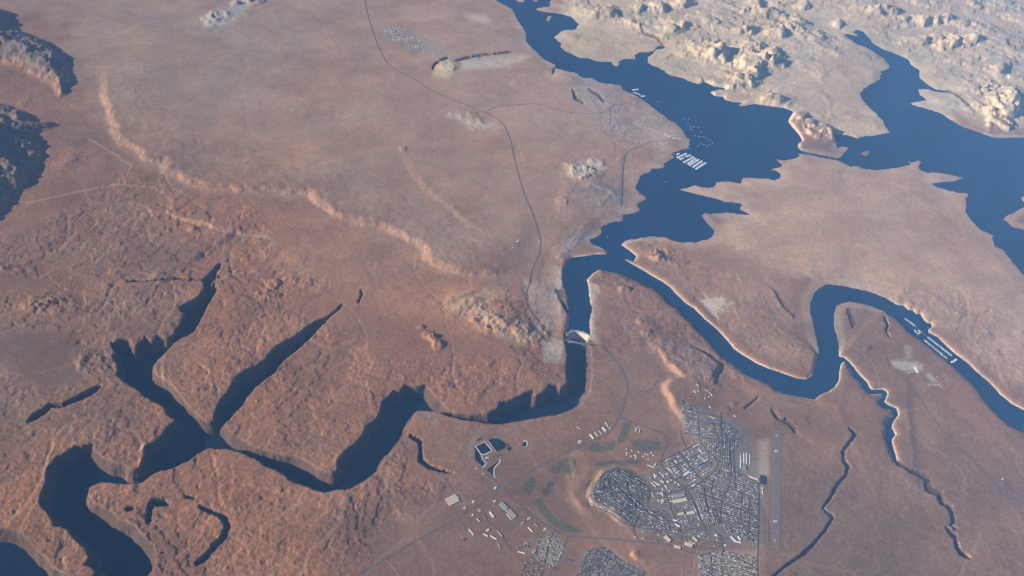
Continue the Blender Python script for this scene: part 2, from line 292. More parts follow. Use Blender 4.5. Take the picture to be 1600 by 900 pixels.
for dep, w0, w1, s in GORGES:
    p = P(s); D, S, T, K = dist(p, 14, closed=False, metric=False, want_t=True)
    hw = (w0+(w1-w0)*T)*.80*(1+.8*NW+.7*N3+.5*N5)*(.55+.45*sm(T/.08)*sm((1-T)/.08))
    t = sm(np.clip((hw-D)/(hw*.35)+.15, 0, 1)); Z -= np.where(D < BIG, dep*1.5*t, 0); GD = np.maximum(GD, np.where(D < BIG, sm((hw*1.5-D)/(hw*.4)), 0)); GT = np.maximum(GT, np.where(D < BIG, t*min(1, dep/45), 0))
# lake basin
lake_p = LAKE; inl = inside(lake_p)
dl = dist(lake_p, 110); dpx = dist(lake_p, 110, metric=False)
for isl in ISLANDS:
    dl = np.minimum(dl, dist(isl, 45)); inl &= ~inside(isl)
dl = np.minimum(dl, 6000); dl = np.where(inl, -dl, dl)
steep = np.maximum.reduce([zone("870,400 1000,375 1030,400 1300,560 1420,440 1700,600 1700,800 1500,640 1420,590 1450,900 1380,800 1300,640 1180,620 1000,470 930,450 925,545 870,545", 10),
    zone("1225,165 1300,200 1310,225 1250,235 1220,190", 6), zone("1090,120 1240,160 1230,175 1090,150", 6), zone("1540,150 1600,150 1600,210 1540,210", 6)])
Wsh = 550*(1-steep)+38*steep
dls = dl+(NW*60+N3*36+N5*12)*(1-.55*steep)*np.clip(.35+rough*1.4, .3, 1)
land_f = np.where(dls > 0, 1-np.exp(-np.maximum(dls, 0)/Wsh)*sm((104-dpx)/60), 0)
Zl = np.where(dls > 0, np.maximum(Z, 6)*land_f+.3, -30*(1-np.exp(np.minimum(dls, 0)/70)))
Z = np.where(dl < 5900, Zl, Z)
# the deep river gorge below the dam
RIMZ = 35.0; WATER_LOW = -175.0
rp = lift(RIVER, RIMZ); rp2 = lift(RIVER2, RIMZ)
inr = inside(rp) | inside(rp2); dr = np.minimum(dist(rp, 25), dist(rp2, 25)); dr = np.minimum(dr, 1500)
dr = np.where(inr, dr, -dr)
drn = dr+NW*48+N3*20+6*N5
prof = .20*sm(drn/8)+.22*sm((drn-12-16*N4-12*RK)/16)+.33*sm((drn-36-26*N2)/18)+.25*sm((drn-64-24*N3-14*RK)/30)
Zr = Z-(Z+195)*np.clip(prof, 0, 1)
Z = np.where(drn > 0, np.minimum(Z, Zr), Z)
Z = Z.astype(np.float64)
zd = zone('889,517 904,515 918,520 918,546 889,546', 1.5); Z = np.where(Z > -185, Z*(1-zd)-185*zd, Z)
for (a, b, rr, h) in [(862,627,28,60), (885,632,16,45),(360,655,9,25),(505,470,10,30)]:      # benches part way down the gorge
    pass
# level ground for the treatment ponds
zp = zone("736,688 760,680 800,686 806,702 785,716 776,752 755,736 736,716", 4)
PONDZ = float((Z*zp).sum()/zp.sum()); Z = Z*(1-zp)+PONDZ*zp
zt = zone("1060,640 1190,650 1225,665 1220,860 1190,960 1090,960 1000,840 920,790 945,735 1040,720", 10); Z -= zt*(.06*(16*0+7*N3+4*N5))
def height_at(x, y):
    """height of the land sheet, by the grid cell the point falls in"""
    x = np.atleast_1d(np.asarray(x, float)); y = np.atleast_1d(np.asarray(y, float))
    u, v = to_uv(x, y, 0.0)
    i = np.clip(np.searchsorted(UA, u)-1, 0, NU-2); j = np.clip(np.searchsorted(VA, v)-1, 0, NV-2)
    fu = np.clip((u-UA[i])/(UA[i+1]-UA[i]), 0, 1); fv = np.clip((v-VA[j])/(VA[j+1]-VA[j]), 0, 1)
    return (Z[j, i]*(1-fu)+Z[j, i+1]*fu)*(1-fv)+(Z[j+1, i]*(1-fu)+Z[j+1, i+1]*fu)*fv

# ------------------------------------------------------------------ colour of the ground
print('colour')
def rgb(r, g, b): return np.array([r, g, b], np.float32)
C = np.zeros(U.shape+(3,), np.float32)+rgb(.245, .142, .088)
def paint(col, wgt):
    global C
    C = C*(1-wgt[..., None])+rgb(*col)*wgt[..., None]
ZC = [((.345,.225,.150),60,1,"-300,-200 800,-200 840,80 1060,200 1000,330 880,400 830,430 650,400 480,305 250,250 160,180 100,0 -300,-100"),
 ((.30,.235,.175),50,.7,"-300,-200 560,-200 480,120 330,200 160,180 100,30 -300,-60"),
 ((.40,.28,.195),50,.6,"560,-100 800,-100 850,90 960,140 1000,200 900,240 780,180 650,120"),
 ((.275,.142,.078),30,.9,"-300,190 185,250 300,305 480,330 650,425 830,445 880,520 888,600 700,650 640,700 720,760 640,800 560,880 500,1300 -300,1300"),
 ((.215,.132,.085),40,.7,"-300,200 150,260 300,400 300,520 200,700 60,720 -300,900"),
 ((.175,.115,.09),8,.9,"-200,515 60,517 100,522 130,545 135,580 110,603 60,612 30,590 -200,560"),
 ((.30,.21,.14),10,.4,"-60,575 10,570 30,600 70,625 60,650 40,680 -60,600"),
 ((.355,.20,.118),25,.8,"400,320 500,340 600,380 700,440 830,450 760,520 600,480 430,430"),
 ((.58,.49,.345),22,1,"850,-200 880,60 950,110 1100,140 1230,175 1260,190 1330,230 1420,215 1500,180 1640,215 1900,230 1900,-300"),
 ((.55,.47,.32),14,.8,"860,45 960,60 1040,85 1100,130 1020,110 900,90"),
 ((.53,.42,.31),25,.7,"1200,90 1400,60 1400,210 1250,170"),((.53,.43,.32),20,.6,"1400,0 1700,-50 1700,60 1540,110 1440,60"),
 ((.43,.288,.190),18,1,"1050,290 1160,270 1240,240 1320,255 1430,255 1520,290 1520,350 1620,460 1700,620 1560,600 1440,490 1300,440 1200,430 1110,380 1150,330"),
 ((.38,.235,.145),14,.6,"960,370 1110,375 1240,450 1270,590 1150,540 1050,450"),
 ((.235,.140,.078),25,.8,"1300,470 1500,590 1650,720 1700,1000 1190,1000 1190,640"),
 ((.165,.115,.075),30,.6,"1190,700 1400,760 1500,900 1500,1200 1190,1200"),
 ((.175,.108,.075),30,.6,"520,800 900,700 900,1200 400,1200"),
 ((.38,.30,.24),10,.7,"820,440 870,450 885,500 850,525 830,490"),((.40,.38,.34),6,.8,"846,534 880,536 880,566 850,566"),
 ((.40,.29,.20),8,.7,"700,468 770,452 790,460 760,480 800,500 850,515 845,540 800,540 740,505 700,490"),
 ((.36,.29,.25),14,.8,"880,110 970,135 1060,205 1040,240 980,225 900,170"),((.48,.42,.33),6,.8,"885,262 930,248 945,262 915,283 890,278"),
 ((.38,.225,.13),7,.7,"880,720 900,705 915,712 925,735 905,760 895,775 915,800 930,820 900,800 885,785 885,760"),
 ((.56,.50,.33),5,.8,"680,108 690,98 702,97 710,112 700,124 675,120"),((.50,.45,.38),8,.8,"690,176 720,178 770,200 775,206 740,200"),((.50,.45,.38),6,.7,"715,95 800,85 830,88 800,105 720,112"),
 ((.45,.42,.38),8,.8,"315,30 350,15 375,0 400,5 380,25 350,42 320,42"),((.52,.46,.36),6,.8,"725,25 760,25 765,38 740,36"),
 ((.30,.28,.26),6,.5,"596,40 625,45 690,75 720,90 690,100 640,80 600,60"),
 ((.36,.215,.13),6,.6,"1000,535 1030,535 1040,570 1065,592 1035,610 1060,650 1067,680 1050,670 1040,640 1030,605 1045,590 1020,560"),
 ((.19,.17,.15),6,.85,"1060,635 1100,640 1165,670 1190,740 1190,860 1100,850 1000,835 920,790 920,770 950,735 1010,745 1040,720 1090,690 1068,680"),
 ((.33,.28,.23),5,.8,"1183,690 1200,690 1200,745 1185,745"),((.42,.40,.36),4,.9,"1391,568 1400,564 1428,566 1440,572 1440,582 1410,581 1396,576"),
 ((.36,.34,.32),3,.9,"1443,586 1450,585 1462,598 1454,598"),((.33,.30,.27),3,.9,"1411,540 1423,545 1423,562 1413,562"),
 ((.40,.37,.33),3,.7,"1449,600 1470,602 1472,606 1450,604"),
 ((.22,.185,.155),5,.7,"820,845 875,835 885,860 870,885 840,880"),((.22,.18,.15),5,.7,"905,865 950,855 1000,890 1010,940 900,940"),((.30,.26,.22),5,.6,"1090,865 1185,860 1187,940 1090,940"),
 ((.24,.23,.18),5,.7,"825,668 745,678 728,700 735,715 745,680"),((.24,.21,.19),10,.5,"800,385 830,375 835,395 810,400"),
 ((.16,.14,.13),4,.7,"868,408 885,388 905,365 925,350 955,340 985,336 978,344 940,352 918,366 900,390 880,408"),((.18,.155,.14),4,.6,"905,300 930,290 955,292 975,305 970,322 950,312 925,303"),
 ((.23,.21,.20),7,.6,"880,370 960,340 950,350 890,395 870,400"),((.24,.22,.20),8,.5,"900,290 950,290 1000,300 985,330 940,340 900,330"),
 ((.22,.20,.19),5,.5,"650,640 668,636 690,650 680,665 655,655"),((.25,.18,.15),8,.6,"1030,540 1068,533 1100,553 1122,573 1112,596 1070,590 1045,565"),
 ]
NC = fbm(X, Y, 900, 5, 61, .55)
for col, f, a, s in ZC: paint(col, a*zone(s, f, f*.8))
# green of the golf course fairways
GOLF = ["915,703 925,694 945,692 960,690 962,700 955,707 935,708", "962,693 968,680 972,662 985,660 985,672 975,690 965,698", "985,692 1000,688 1030,692 1032,705 1010,708 990,704",
 "880,720 895,715 900,728 892,745 880,740 862,742 860,730", "820,752 830,746 842,750 832,765 828,778 818,768", "845,765 855,760 858,772 850,780", "856,752 865,754 862,768 856,764",
 "830,785 845,780 855,800 870,815 905,828 908,834 880,834 858,818 845,803", "925,728 935,722 990,720 1003,722 985,730 950,734", "912,765 920,752 928,750 925,770 915,780"]
for s in GOLF: paint((.10, .115, .075), .85*zone(s, 2.5, 2))
# slope, rims and shore
gy_, gx_ = np.gradient(Z); hx = np.gradient(X, axis=1); hy = np.gradient(Y, axis=0)
slope = np.hypot(gx_/np.maximum(np.abs(hx), 1), gy_/np.maximum(np.hypot(np.gradient(X, axis=0), hy), 1))
rock = sm((slope-.3)/.5)*.5*(drn < 5)*(1-sm(GT*6))
paint((.42, .235, .135), rock*(1-sm((U-850)/200)*sm((330-V)/80)))
paint((.64, .52, .36), np.minimum(rock*1.8, 1)*sm((U-850)/200)*sm((330-V)/80)*.9)
paint((.17, .155, .14), sm(MW*3)*(.45+.5*N4).clip(0, .75))
paint((.055, .040, .032), sm(GD)*.7)  # shade of the side canyons put into the colour, lips included
ring = (Z < 13)*(Z > -8)*(dl < 900)*(dl > -200)
paint((.60, .52, .42), ring*(1-sm(GD))*sm((13-Z)/6)*(.55+.9*np.clip(NW+.4, 0, .5))*(.25+.65*steep))
paint((.15, .092, .062), sm((drn+20)/14)*.75)  # rim and canyon darkened in colour to hide the sunlit lip
paint((.085, .056, .041), sm((26-Z)/14)*(drn > 0)*.9)  # varnished rock, darkened further so the colour carries the wall shade
N6 = fbm(XS/5, YS, 700, 5, 71, .6)
paint((.42, .30, .21), GUL*.13*(1-far)); tone = 1+.30*NC+.22*N6+.18*N3*np.clip(rough*1.6+.15, 0, 1)+.16*N5*np.clip(rough+.3, 0, 1)
C *= np.clip(tone, .5, 1.6)[..., None]
hue = (.12*fbm(X, Y, 1500, 4, 81)+.09*fbm(X, Y, 170, 4, 85, .7))[..., None]
C *= (1+hue*rgb(1, 0, -1.2))*rgb(1.06, .985, .90)*(1-far[..., None]*rgb(.10, .12, .14))
# the pale wash on the left and other sandy lines
APRON = [(7, .6, (.38, .235, .145), SCARPS[4][3]), (4, .45, (.38, .225, .135), SCARPS[5][3]), (4, .45, (.38, .225, .135), SCARPS[6][3])]
for hw, a, col, s in APRON:
    D, S, T, K = dist(P(s), 30, closed=False, metric=False, want_t=True); D = D+S*2+NW*6+N3*3
    paint(col, a*sm(1.5-D/hw)*(S < 0)*np.clip(.8+.8*N3, 0, 1)+a*sm(1.2-D/3)*(S > 0)*.6)
WASH = [(1.6,.5,(.46,.30,.19),"262,335 275,345 300,348 320,352 345,365 380,368 410,373"),(1.2,.5,(.44,.29,.2),"0,315 50,318 110,305 180,290 240,295 262,310"),
 (1,.4,(.45,.3,.2),"270,300 262,320 262,335"),(1.5,.5,(.45,.30,.2),"200,275 205,262 190,250 165,235 140,220"),(1,.4,(.42,.30,.22),"340,440 360,430 400,425"),(1.5,.5,(.45,.31,.23),"690,90 660,95 640,105"),
 (1.5,.5,(.47,.33,.24),"400,365 430,380 405,400")]
for hw, a, col, s in WASH:
    D = dist(P(s), 8, closed=False, metric=False); paint(col, a*sm(1.6-D/hw))

def new_mesh(name, verts, faces, mat, parent=None, smooth=False, cols=None):
    me = bpy.data.meshes.new(name); v = np.asarray(verts, np.float32); f = np.asarray(faces, np.int32)
    me.vertices.add(len(v)); me.vertices.foreach_set('co', v.ravel())
    k = f.shape[1]; me.loops.add(f.size); me.loops.foreach_set('vertex_index', f.ravel())
    me.polygons.add(len(f)); me.polygons.foreach_set('loop_start', np.arange(0, f.size, k, dtype=np.int32))
    me.polygons.foreach_set('loop_total', np.full(len(f), k, np.int32))
    me.update(calc_edges=True)
    if smooth: me.polygons.foreach_set('use_smooth', np.ones(len(f), bool))
    if cols is not None:
        at = me.color_attributes.new('albedo', 'FLOAT_COLOR', 'POINT')
        at.data.foreach_set('color', np.asarray(cols, np.float32).ravel())
    me.materials.append(mat); o = bpy.data.objects.new(name, me); COL.objects.link(o)
    if parent: o.parent = parent
    return o

# ------------------------------------------------------------------ materials
def mat(name, col, rough_=.8, noise=None, spec=.3, metal=0):
    m = bpy.data.materials.new(name); m.use_nodes = True; n = m.node_tree; b = n.nodes['Principled BSDF']
    b.inputs['Base Color'].default_value = (*col, 1); b.inputs['Roughness'].default_value = rough_
    b.inputs['Specular IOR Level'].default_value = spec; b.inputs['Metallic'].default_value = metal
    if noise:
        sc, amt = noise
        g = n.nodes.new('ShaderNodeNewGeometry'); t_ = n.nodes.new('ShaderNodeTexNoise'); t_.inputs['Scale'].default_value = 1/sc; t_.inputs['Detail'].default_value = 5
        n.links.new(g.outputs['Position'], t_.inputs['Vector'])
        r_ = n.nodes.new('ShaderNodeMapRange'); r_.inputs[1].default_value = .25; r_.inputs[2].default_value = .75; r_.inputs[3].default_value = 1-amt; r_.inputs[4].default_value = 1+amt
        n.links.new(t_.outputs[0], r_.inputs[0])
        x = n.nodes.new('ShaderNodeVectorMath'); x.operation = 'SCALE'; x.inputs[0].default_value = col; n.links.new(r_.outputs[0], x.inputs['Scale'])
        n.links.new(x.outputs[0], b.inputs['Base Color'])
    return m
def land_material():
    m = bpy.data.materials.new('desert_rock_and_sand'); m.use_nodes = True; n = m.node_tree; b = n.nodes['Principled BSDF']; L = n.links.new
    b.inputs['Roughness'].default_value = .95; b.inputs['Specular IOR Level'].default_value = .1
    a = n.nodes.new('ShaderNodeAttribute'); a.attribute_name = 'albedo'
    g = n.nodes.new('ShaderNodeNewGeometry')
    t1 = n.nodes.new('ShaderNodeTexNoise'); t1.inputs['Scale'].default_value = 1/45; t1.inputs['Detail'].default_value = 6; t1.inputs['Roughness'].default_value = .65
    t2 = n.nodes.new('ShaderNodeTexNoise'); t2.inputs['Scale'].default_value = 1/260; t2.inputs['Detail'].default_value = 5
    L(g.outputs['Position'], t1.inputs['Vector']); L(g.outputs['Position'], t2.inputs['Vector'])
    r1 = n.nodes.new('ShaderNodeMapRange'); r1.inputs[1].default_value = .3; r1.inputs[2].default_value = .7; r1.inputs[3].default_value = .78; r1.inputs[4].default_value = 1.22
    r2 = n.nodes.new('ShaderNodeMapRange'); r2.inputs[1].default_value = .3; r2.inputs[2].default_value = .7; r2.inputs[3].default_value = .93; r2.inputs[4].default_value = 1.07
    L(t1.outputs[0], r1.inputs[0]); L(t2.outputs[0], r2.inputs[0])
    mu = n.nodes.new('ShaderNodeMath'); mu.operation = 'MULTIPLY'; L(r1.outputs[0], mu.inputs[0]); L(r2.outputs[0], mu.inputs[1])
    sc = n.nodes.new('ShaderNodeVectorMath'); sc.operation = 'SCALE'; L(a.outputs['Color'], sc.inputs[0]); L(mu.outputs[0], sc.inputs['Scale'])
    L(sc.outputs[0], b.inputs['Base Color'])
    bp = n.nodes.new('ShaderNodeBump'); bp.inputs['Distance'].default_value = 9.0; L(a.outputs['Alpha'], bp.inputs['Strength'])
    L(t1.outputs[0], bp.inputs['Height']); L(bp.outputs[0], b.inputs['Normal'])
    return m
def water_material(name, col, scale, rough_=.12):
    m = bpy.data.materials.new(name); m.use_nodes = True; n = m.node_tree; b = n.nodes['Principled BSDF']; L = n.links.new
    b.inputs['Base Color'].default_value = (*col, 1); b.inputs['Roughness'].default_value = rough_; b.inputs['IOR'].default_value = 1.33
    g = n.nodes.new('ShaderNodeNewGeometry'); t1 = n.nodes.new('ShaderNodeTexNoise'); t1.inputs['Scale'].default_value = 1/scale; t1.inputs['Detail'].default_value = 4
    mp = n.nodes.new('ShaderNodeMapping'); mp.inputs['Scale'].default_value = (1/900, 1/2600, 1/900); mp.inputs['Rotation'].default_value = (0, 0, .6)
    t3 = n.nodes.new('ShaderNodeTexNoise'); t3.inputs['Scale'].default_value = 1; t3.inputs['Detail'].default_value = 6; L(g.outputs['Position'], mp.inputs[0]); L(mp.outputs[0], t3.inputs['Vector'])
    r3 = n.nodes.new('ShaderNodeMapRange'); r3.inputs[1].default_value = .3; r3.inputs[2].default_value = .7; r3.inputs[3].default_value = .80; r3.inputs[4].default_value = 1.2; L(t3.outputs[0], r3.inputs[0])
    v3 = n.nodes.new('ShaderNodeVectorMath'); v3.operation = 'SCALE'; v3.inputs[0].default_value = col; L(r3.outputs[0], v3.inputs['Scale']); L(v3.outputs[0], b.inputs['Base Color'])
    L(g.outputs['Position'], t1.inputs['Vector'])
    bp = n.nodes.new('ShaderNodeBump'); bp.inputs['Strength'].default_value = .15; bp.inputs['Distance'].default_value = 1.0
    L(t1.outputs[0], bp.inputs['Height']); L(bp.outputs[0], b.inputs['Normal'])
    return m
M_LAND = land_material()
M_LAKE = water_material('lake_water', (.008, .033, .082), 25)
M_RIVER = water_material('river_water', (.005, .014, .03), 20)

# ------------------------------------------------------------------ land sheet with a far skirt to the horizon
print('meshes')
idx = np.arange(NU*NV).reshape(NV, NU)
q = np.stack([idx[1:, :-1], idx[1:, 1:], idx[:-1, 1:], idx[:-1, :-1]], -1).reshape(-1, 4)
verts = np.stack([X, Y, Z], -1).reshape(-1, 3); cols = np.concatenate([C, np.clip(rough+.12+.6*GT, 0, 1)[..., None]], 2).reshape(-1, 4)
loop = np.concatenate([idx[0, :], idx[1:, -1], idx[-1, -2::-1], idx[-2:0:-1, 0]])
cen = np.array([0.0, 2000.0]); prev = loop; base = verts[loop]; F = [q]; nv = len(verts); Vs = [verts]; Cs = [cols]
ang = np.arctan2(base[:, 1]-cen[1], base[:, 0]-cen[0])
for k in (.15, .4, 1.0):
    ring_xy = base[:, :2]*(1-k)+(cen+170000*np.stack([np.cos(ang), np.sin(ang)], 1))*k
    nvx = np.concatenate([ring_xy, np.full((len(loop), 1), 30.0)], 1); ni = np.arange(nv, nv+len(loop))
    F.append(np.stack([prev, np.roll(prev, -1), np.roll(ni, -1), ni], 1)); Vs.append(nvx); Cs.append(np.tile(np.array([.34, .25, .19, .2], np.float32), (len(loop), 1))); prev = ni; nv += len(loop)
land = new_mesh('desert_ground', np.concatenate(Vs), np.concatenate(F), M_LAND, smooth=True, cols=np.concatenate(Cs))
land['kind'] = 'structure'

def sheet(name, mask, z, m):
    """flat water surface over the marked cells of the grid"""
    c = mask[:-1, :-1] | mask[1:, :-1] | mask[:-1, 1:] | mask[1:, 1:]
    f = np.stack([idx[1:, :-1], idx[1:, 1:], idx[:-1, 1:], idx[:-1, :-1]], -1)[c]
    us, inv = np.unique(f, return_inverse=True)
    v = np.stack([X.ravel()[us], Y.ravel()[us], np.full(len(us), z)], 1)
    o = new_mesh(name, v, inv.reshape(-1, 4), m); o['kind'] = 'structure'; return o
def grow(m, n):
    for _ in range(n):
        a = m.copy(); a[1:] |= m[:-1]; a[:-1] |= m[1:]; a[:, 1:] |= m[:, :-1]; a[:, :-1] |= m[:, 1:]; m = a
    return m
DAM_CREST = P("884.4,525.6 886,522.4 888.4,519.6 892.5,517.8 897.5,516.9 902.8,517.1 907.5,518.2 912,519.8 916,521.4 919.5,523.2 923.8,526.9")
below_dam = inside(np.concatenate([[[876, 526]], DAM_CREST, [[932, 530], [932, 560], [876, 560]]]))
sheet('lake', grow(dls < 0, 3) & ~below_dam, 0.0, M_LAKE)
sheet('river', grow(dr > -5, 2) & (V > 505), WATER_LOW, M_RIVER)
# ------------------------------------------------------------------ object helpers
def tag(o, label, cat, group=None):
    o['label'] = label; o['category'] = cat
    if group: o['group'] = group
    return o
def root_at(name, x, y, z, label, cat, group=None):
    e = bpy.data.objects.new(name, None); COL.objects.link(e); e.location = (x, y, z); e.empty_display_size = 20; return tag(e, label, cat, group)
class MB:
    """collects boxes, prisms and strips for one mesh; material slots by index"""
    def __init__(s): s.v = []; s.f = []; s.m = []
    def box(s, cx, cy, z0, z1, lx, ly, ang=0, mi=0, top=1.0):
        c, n = math.cos(ang), math.sin(ang); k = len(s.v)
        for z, q in ((z0, 1), (z1, top)):
            for a, b in ((-1,-1),(1,-1),(1,1),(-1,1)):
                dx, dy = a*lx/2*q, b*ly/2*q; s.v.append((cx+dx*c-dy*n, cy+dx*n+dy*c, z))
        for f in ((0,3,2,1),(4,5,6,7),(0,1,5,4),(1,2,6,5),(2,3,7,6),(3,0,4,7)): s.f.append(tuple(k+i for i in f)); s.m.append(mi)
    def gable(s, cx, cy, z0, z1, lx, ly, ang=0, mi=0):
        c, n = math.cos(ang), math.sin(ang); k = len(s.v)
        for a, b, z in ((-1,-1,z0),(1,-1,z0),(1,1,z0),(-1,1,z0),(-1,0,z1),(1,0,z1)):
            dx, dy = a*lx/2, b*ly/2; s.v.append((cx+dx*c-dy*n, cy+dx*n+dy*c, z))
        for f in ((0,1,5,4),(2,3,4,5),(0,4,3),(1,2,5)): s.f.append(tuple(k+i for i in f)); s.m.append(mi)
    def quad(s, a, b, c, d, mi=0):
        k = len(s.v); s.v += [tuple(a), tuple(b), tuple(c), tuple(d)]; s.f.append((k, k+1, k+2, k+3)); s.m.append(mi)
    def cyl(s, cx, cy, z0, z1, r, n=14, mi=0, r1=None):
        k = len(s.v); r1 = r if r1 is None else r1
        for z, q in ((z0, r), (z1, r1)):
            for i in range(n): s.v.append((cx+q*math.cos(6.2832*i/n), cy+q*math.sin(6.2832*i/n), z))
        for i in range(n): s.f.append((k+i, k+(i+1)%n, k+n+(i+1)%n, k+n+i)); s.m.append(mi)
        s.f.append(tuple(k+n+i for i in range(n))); s.m.append(mi)
    def mesh(s, name, mats):
        me = bpy.data.meshes.new(name); me.from_pydata(s.v, [], s.f)
        for m in (mats if isinstance(mats, (list, tuple)) else [mats]): me.materials.append(m)
        me.polygons.foreach_set('material_index', s.m); me.update(); return me
    def build(s, name, mats, parent=None):
        o = bpy.data.objects.new(name, s.mesh(name, mats)); COL.objects.link(o)
        if parent: o.parent = parent; o.matrix_parent_inverse = Matrix.Translation(-parent.location)
        return o
def bar(mb, ax, ay, bx, by, z0, z1, wd, mi=0):
    L_ = math.hypot(bx-ax, by-ay); mb.box((ax+bx)/2, (ay+by)/2, z0, z1, L_, wd, math.atan2(by-ay, bx-ax), mi)
def g1(u, v, z=0.0):
    x, y = ground(np.array([float(u)]), np.array([float(v)]), z); return float(x[0]), float(y[0])
def on_land(u, v):
    z = 30.0
    for _ in range(5): x, y = g1(u, v, z); z = float(height_at(x, y)[0])
    return x, y, z
def smooth_line(p, n=8):
    """Catmull-Rom through the traced points"""
    if len(p) < 3: return p
    q = np.vstack([2*p[0]-p[1], p, 2*p[-1]-p[-2]]); out = []
    for i in range(1, len(q)-2):
        for t in np.arange(n)/n:
            a, b, c, d = q[i-1], q[i], q[i+1], q[i+2]
            out.append(.5*((2*b)+(c-a)*t+(2*a-5*b+4*c-d)*t*t+(3*b-a-3*c+d)*t**3))
    return np.array(out+[p[-1]])
def ribbon(name, s, width, m, lift_=2.2, smooth_=True, kind='structure'):
    p = P(s) if isinstance(s, str) else s
    if smooth_: p = smooth_line(p)
    pts = np.array([on_land(u, v)[:2] for u, v in p]); out = [pts[0]]
    for a, b in zip(pts[:-1], pts[1:]):
        n_ = max(1, int(np.hypot(*(b-a))//14)); out += [a+(b-a)*(i+1)/n_ for i in range(n_)]
    c = np.array(out); tn = np.gradient(c, axis=0); tn /= np.maximum(np.hypot(tn[:, 0], tn[:, 1]), 1e-6)[:, None]
    nrm = np.stack([-tn[:, 1], tn[:, 0]], 1); rows = []
    for k in (-.5, 0, .5):
        e = c+nrm*width*k; rows.append(np.concatenate([e, (height_at(e[:, 0], e[:, 1])+lift_)[:, None]], 1))
    zz = np.maximum.reduce([r[:, 2] for r in rows])
    for r in rows: r[:, 2] = .35*r[:, 2]+.65*zz
    n_ = len(c); v = np.concatenate(rows); f = []
    for r in range(2):
        for i in range(n_-1): f.append((r*n_+i, r*n_+i+1, (r+1)*n_+i+1, (r+1)*n_+i))
    f = [t[::-1] for t in f]
    o = new_mesh(name, v, f, m); o['kind'] = kind; return o

M_ASPH = mat('old_asphalt', (.13, .115, .11), .9, (30, .25)); M_STREET = mat('street_asphalt', (.060, .064, .075), .9, (25, .2))
M_DIRT = mat('graded_dirt', (.30, .22, .16), .95, (30, .2)); M_WHITE = mat('white_paint', (.78, .77, .73), .7, (12, .12))
M_CONC = mat('weathered_concrete', (.38, .36, .33), .85, (18, .2)); M_CONCD = mat('dam_concrete', (.60, .53, .41), .85, (14, .15)); M_STEEL = mat('grey_steel', (.38, .39, .40), .5, (8, .1), metal=.3)
M_TAN = mat('tan_roof', (.50, .44, .33), .8, (15, .15)); M_GREY = mat('grey_roof', (.30, .30, .29), .8, (15, .15)); M_BROWN = mat('brown_shingle', (.20, .15, .12), .85, (9, .2))
M_DARK = mat('dark_shingle', (.10, .10, .105), .85, (9, .2)); M_RED = mat('rust_roof', (.32, .15, .11), .8, (9, .15)); M_BLUE = mat('slate_blue_roof', (.20, .26, .31), .7, (9, .15))
M_STUCCO = mat('stucco_wall', (.48, .40, .31), .9, (6, .1)); M_CREAM = mat('cream_roof', (.62, .56, .42), .8, (15, .12)); M_TREE = mat('dusty_green_leaves', (.055, .07, .045), .9, (7, .35))
M_POND = water_material('pond_water', (.012, .022, .035), 12); M_HULL = mat('white_gelcoat', (.74, .76, .78), .35, (5, .06)); M_DECK = mat('grey_dock_boards', (.42, .42, .40), .8, (6, .15)); M_GLASS = mat('dark_windows', (.03, .04, .05), .15)
M_PANEL = mat('dark_membrane', (.03, .045, .075), .5, (10, .2))

# ------------------------------------------------------------------ roads
print('roads')
HIGHWAY_N = "566,-20 570,0 574,20 583,50 590,70 600,90 607,100 625,112 650,125 675,142 700,153 730,165 757,175 775,184 788,197 794,210 799,225 803,245 808,265 815,290 822,310 831,330 840,357 844,375 844,390 839,405 832,420 828,440 822,460 822,472 828,485 838,498 848,512 856,520 868,527.5 884,531.3"
HIGHWAY_S = "917.3,538.3 927,539 937,540 945,545 960,562 975,585 980,602 978,620 972,640 967,652 963,660 955,670 945,680 920,690 900,700 870,714 840,730 810,747 780,766 745,790 700,817 650,845 600,875 570,892 530,920 480,955"
ribbon('highway', HIGHWAY_N, 20, M_ASPH); ribbon('highway', HIGHWAY_S, 18, M_ASPH)
for s, wd in [("967,652 985,658 1000,664 1020,671 1035,677 1043,690 1040,700 1035,710 1031,722", 20), ("788,765 800,778 820,795 845,815 870,830 888,838 915,840 950,842 1000,847 1040,851 1080,864 1100,866 1115,860 1126,851 1129,843 1120,832 1105,822", 18),
  ("981,609 1000,612 1015,610 1022,603 1030,590 1040,584 1055,585 1063,590",13), ("945,545 943,533 938,524 926,521",11), ("948,656 942,660 937,668 931,675 922,677",10),
  ("757,175 780,166 800,165 830,162 850,165 870,172 900,177 940,176 953,170 957,166 965,163 985,163 1000,168",14),("953,172 954,185 953,196",10),("976,243 972,280 971,322",30),("971,250 976,243 985,235 1000,228 1020,222 1045,219 1065,217",12),
  ("1375,530 1385,560 1400,580 1425,605 1445,635 1470,670 1490,690 1520,720 1550,750 1575,780 1600,806 1650,860 1700,910",15),("941,850 943,858 955,866 965,872 970,885",9),("888,838 875,870 862,892 850,915",10),
  ("740,790 760,812 780,830 792,850 800,862",10),("716,808 730,828 740,836 752,832 765,820",9),("1106,704 1108,720",9)]:
    ribbon('road', s, wd, M_ASPH, 2.4)
